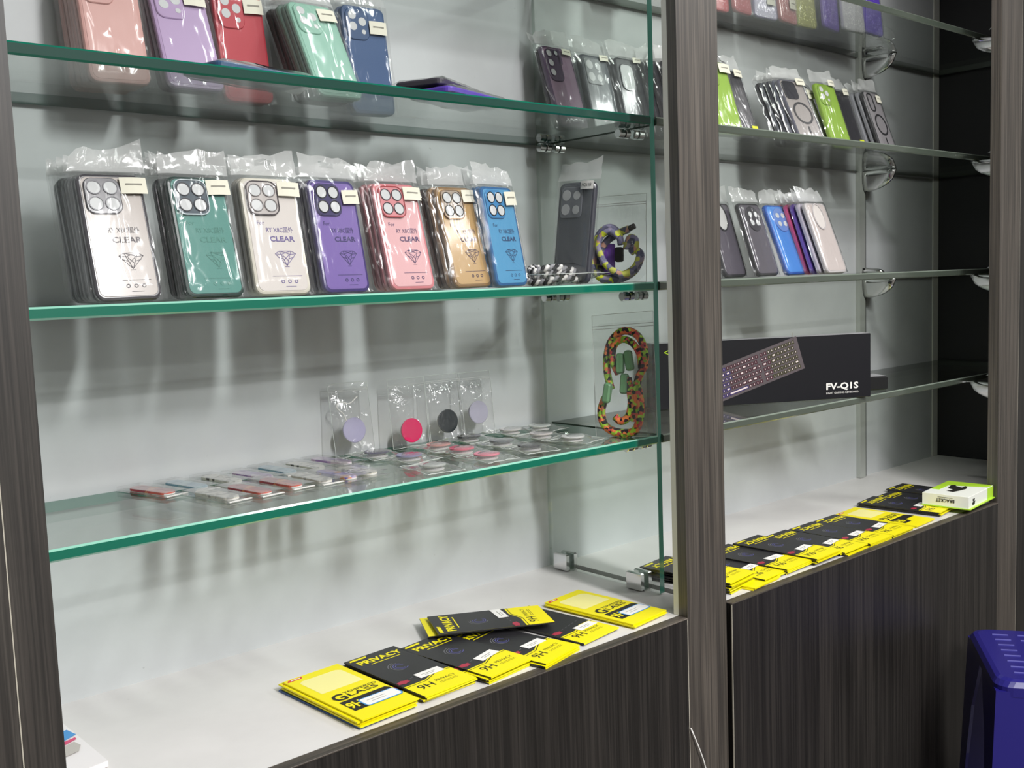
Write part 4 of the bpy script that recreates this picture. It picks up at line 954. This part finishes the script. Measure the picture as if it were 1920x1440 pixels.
# under the crosswise packet a second one
packet('privacy', .684, .200, .0118, 1.10, 'black privacy packet just beneath the crosswise one', GP, decor=False)
# right counter
pstack('privacy', 5, 1.110, .118, .14, 'privacy packet seen through the divider by the post', GQ, 11, flip=True, dz=.0045)
pstack('privacy', 3, 1.205, .112, .10, 'privacy packet just right of the centre post', GQ, 12, flip=True)
pstack('yellow', 2, 1.160, .100, .10, 'yellow packet half hidden behind the centre post', GQ, 18, flip=True)
pstack('privacy', 4, 1.278, .112, .06, 'privacy packet with yellow foot, second right of post', GQ, 13, flip=True)
pstack('privacy', 4, 1.363, .104, .05, 'privacy packet in the third pile from the post', GQ, 14, flip=True, z=.003)
pstack('privacy', 3, 1.452, .100, .04, 'privacy packet in the fourth pile from the post', GQ, 15, flip=True)
pstack('privacy', 3, 1.543, .098, .02, 'privacy packet in the fifth pile from the post', GQ, 16, flip=True)
pstack('privacy', 3, 1.632, .098, .02, 'privacy packet in the sixth pile from the post', GQ, 17, flip=True)
pstack('yellow', 2, 1.735, .106, .06, 'yellow packet left of the dark piles by the box', GQ, 19, flip=True)
pstack('privacy', 4, 1.850, .120, .12, 'mostly black privacy packet under the white box', GQ, 20, flip=True)
pstack('privacy', 3, 1.930, .125, .08, 'mostly black packet under the box, second pile', GQ, 21, flip=True)
pstack('privacy', 3, 2.030, .150, .05, 'mostly black privacy packet behind the white box', GQ, 22, flip=True)

# white box with green flaps
r = tag(empty('bracket_box', Matrix.Translation((1.945, .045, .0125)) @ Matrix.Rotation(.10, 4, 'Z')), 'white and lime green cardboard box lying on the packets at the right', 'box')
M_wc = plastic('white_card', 'eef0e6', .4); M_gc = plastic('lime_card', 'b4e03a', .4)
MB().box(-.076, .076, -.050, .050, .0005, .027, bev=.0006).build('carton', M_wc, r)
MB().box(-.078, .078, -.054, .052, -.0012, .0008).build('green_flap', M_gc, r)
mb = MB(); mb.box(.0765, .0768, -.05, .05, .001, .0265); mb.box(.040, .0765, -.0506, -.0503, .001, .0265); mb.box(-.03, .0765, .030, .0495, .0270, .0273)
mb.add([(.050, -.049, .0274), (.0765, -.049, .0274), (.0765, .049, .0274), (.020, .049, .0274)], [(0, 1, 2, 3)]); mb.build('green_print', M_gc, r)
mb = MB(); put_text(mb, 'BRACKET', .010, .0, 0, .014, width=.040, rot=PI, bold=.0002)
mb.v = [(-.0769, -x, z) for x, y, z in mb.v]
mb.box(-.0769, -.0767, -.016, .016, .0205, .0212)
mb.build('black_print', M_inkblack, r, fix=True); mb = MB()
mb.add([(x - .060, -.0508, z) for x, z in ((.006, .006), (.018, .006), (.022, .014), (.016, .013), (.020, .020), (.006, .019), (.011, .013), (.004, .011))], [tuple(range(8))]); mb.build('arm_icon', M_inkblack, r, fix=True); mb = MB()
mb.add([(x, y, .0276) for x, y in ((-.040, -.004), (-.022, -.010), (.006, -.016), (.030, -.010), (.034, -.004), (.016, -.003), (.026, .014), (.038, .018), (.030, .026), (-.006, .020), (-.016, .004), (-.036, .012))], [tuple(range(12))])
mb.build('arm_picture', M_inkblack, r, fix=True)

# paper box corner at the lower left
r = tag(empty('leaflet', Matrix.Translation((.02, .215, .0)) @ Matrix.Rotation(.02, 4, 'Z')), 'white card packet with blue and pink print behind the left post', 'packet')
MB().add([(-.05, -.09, .001), (.068, -.063, .001), (.066, .085, .001), (-.05, .10, .001), (-.05, -.09, .014), (.068, -.063, .008), (.066, .085, .010), (-.05, .10, .014)], [(3, 2, 1, 0), (4, 5, 6, 7), (0, 1, 5, 4), (1, 2, 6, 5), (2, 3, 7, 6), (3, 0, 4, 7)]).build('card', plastic('white_gloss_card', 'e6e2e2', .3), r)
def on_card(x, y): return .014 + (x + .05) / .118 * (-.006) + .0006 + .002 * (y > .05) * 0 + .0012
MB().add([(x, y, on_card(x, y)) for x, y in ((.040, .046), (.0623, .0549), (.0662, .0334), (.040, .017))], [(0, 1, 2, 3)]).build('blue_print', M_bluep, r, fix=True)
MB().add([(x, y, on_card(x, y)) for x, y in ((.036, .0155), (.0621, .0254), (.0618, .0193), (.036, .004))], [(0, 1, 2, 3)]).build('pink_print', plastic('pink_print', 'd0406e', .4), r, fix=True)
MB().add([(x, y, on_card(x, y)) for x, y in ((.034, .002), (.0566, .0125), (.0592, -.0022), (.0515, -.0181), (.034, -.0249))], [(0, 1, 2, 3, 4)]).build('grey_print', plastic('grey_graphic', 'b9b4ae', .5), r, fix=True)

# ------------------------------------------------------------------ keyboard box
kb0, kb1 = Vector((1.236, .321, z3)), Vector((1.648, .089, z3))
dv = kb1 - kb0; Lk = dv.length; ang = math.atan2(dv.y, dv.x)
Hk, Dk = .131, .036
r = tag(empty('keyboard_box', Matrix.Translation((kb0.x, kb0.y, z3 + .0006)) @ Matrix.Rotation(ang, 4, 'Z')), 'long black keyboard box standing on edge on the lower right shelf', 'box')
MB().box(0, Lk, 0, Dk, 0, Hk, bev=.0008).build('carton', plastic('blue_black_card', '0d0d15', .3), r)
MB().box(.002, Lk - .001, .002, Dk - .002, Hk, Hk + .0006).build('lid_top', plastic('light_grey_card', '9a9a9c', .5), r)  # top face light grey, paler than the carton
mb = MB(); cx, cz, rot = .205, .064, .31
KW, KH = .225, .062
def kp(u, v): a, b = (u - .5) * KW, (v - .5) * KH; return (cx + a * math.cos(rot) - b * math.sin(rot) * .9, -.0006, cz + a * math.sin(rot) + b * math.cos(rot))
mb.quad([kp(-.02, -.06), kp(1.02, -.06), kp(1.02, 1.06), kp(-.02, 1.06)], 0)
mb.quad([kp(.985, 1.0), kp(.99, 1.22), kp(.995, 1.22), kp(.99, 1.0)], 1)
obj('keyboard_picture', mk(mb, 'keyboard_picture', [plastic('print_grey_keys_plate', '5d5458', .4), M_ink], True), r)
mb = MB(); rk = random.Random(3)
for rr in range(6):
    u = .012
    while u < .97:
        wq = .036 * (rk.choice((1, 1, 1, 1.5)) if rr in (1, 3, 4) else 1)
        if .60 < u < .625 or .80 < u < .815: u += .014; continue
        if rr == 0 and .25 < u < .45: wq = .2
        a = [kp(u, rr / 6 + .02), kp(min(u + wq - .008, .985), rr / 6 + .02), kp(min(u + wq - .008, .985), rr / 6 + .135), kp(u, rr / 6 + .135)]
        mb.quad([(p[0], -.0009, p[2]) for p in a], 0 if u < .3 else (1 if u < .7 else 2))
        b_ = [(p[0] * .0 + (a[0][0] * (1 - t) + a[2][0] * t), -.0011, a[0][2] * (1 - t) + a[2][2] * t) for t, p in ((.35, a[0]),)]
        q0 = kp(u + .010, rr / 6 + .055); q1 = kp(u + wq - .020, rr / 6 + .055); q2 = kp(u + wq - .020, rr / 6 + .105); q3 = kp(u + .010, rr / 6 + .105)
        mb.quad([(p[0], -.0011, p[2]) for p in (q0, q1, q2, q3)], 3)
        u += wq
o = obj('printed_keys', mk(mb, 'printed_keys', [plastic('key_violet', '3a2c66', .4), plastic('key_maroon', '4a2430', .4), plastic('key_olive', '3c3a20', .4), plastic('key_pale', 'eadada', .4)], True), r); o['kind'] = 'stuff'
mb = MB(); put_text(mb, 'FV-Q1S', .018, Lk - .064, -.0008, .025, width=.072, bold=.0006); put_text(mb, 'LIGHT GAMING KEYBOARD', .0055, Lk - .064, -.0008, .0125, width=.072)
mb.build('white_lettering', M_lab_white, r, fix=True)
mb = MB(); put_text(mb, '<', .02, .030, -.0008, Hk - .018); mb.build('lime_mark', plastic('lime_print', 'b8d820', .4), r, fix=True)
r = tag(empty('small_box', Matrix.Translation((1.745, .165, z3 + .0006)) @ Matrix.Rotation(-.55, 4, 'Z')), 'small black box lying behind the right end of the keyboard box', 'box')
MB().box(-.045, .050, -.020, .040, 0, .030, bev=.003).build('carton', plastic('black_box_card', '141416', .3), r)
MB().box(-.043, .048, -.018, .038, .030, .0306).build('lid', plastic('light_grey_card', '9a9a9c', .5), r)  # light grey top on a black carton

# ------------------------------------------------------------------ blue stool
sx, sy, sz = 1.770, -.2506, -.2245
r = tag(empty('plastic_stool', Matrix.Translation((sx, sy, FLOOR)) @ Matrix.Rotation(math.radians(34), 4, 'Z')), 'dark blue square plastic stool at the lower right', 'stool')
M_blue = plastic('blue_plastic', '211c72', .3, coat=.4); Hs = sz - FLOOR; a = .147
def sq(hh, z, rr=.03): return [(x, y, z) for x, y in rrect(2 * hh, 2 * hh, rr, 5)]
MB().loft([sq(a * .94, Hs - .022, .03), sq(a + .004, Hs - .030), sq(a + .004, Hs - .012), sq(a - .002, Hs - .003), sq(a - .010, Hs)], 0).build('seat', M_blue, r)
mb = MB()
for i in range(8):
    for j in range(5):
        x, y = (i - 3.5) * .030, (j - 2) * .048
        mb.box(x - .0011, x + .0011, y - .015, y + .015, Hs, Hs + .0016)
tag(mb.build('seat_grip_lines', plastic('blue_plastic_ridge', '6a68b0', .3), r), kind='stuff')
for kx, ky in ((1, 1), (1, -1), (-1, 1), (-1, -1)):
    # L-shaped legs that flare outwards, wider at the top
    def L(z, wid):
        t = (Hs - .02 - z) / Hs; o_ = a + .003 + .020 * t; th = .006
        P = [(o_, o_), (o_ - wid, o_), (o_ - wid, o_ - th), (o_ - th, o_ - th), (o_ - th, o_ - wid), (o_, o_ - wid)]
        return [(kx * x, ky * y, z) for x, y in (P if kx * ky > 0 else P[::-1])]
    MB().loft([L(0.002, .050), L(.10, .054), L(Hs * .45, .062), L(Hs * .70, .085), L(Hs * .82, .115), L(Hs - .02, .146)][::1]).build('leg', M_blue, r)

# thin white wire at the foot of the centre post
tag(MB().tube([(.939, -.003, -.180), (.946, -.004, -.196), (.954, -.005, -.214), (.964, -.006, -.238), (.972, -.006, -.262), (.980, -.006, -.33), (.982, -.006, -.68)], .0012, 0, 6).build('wire', M_lab_white), 'thin white wire hanging down the foot of the centre post', 'wire')
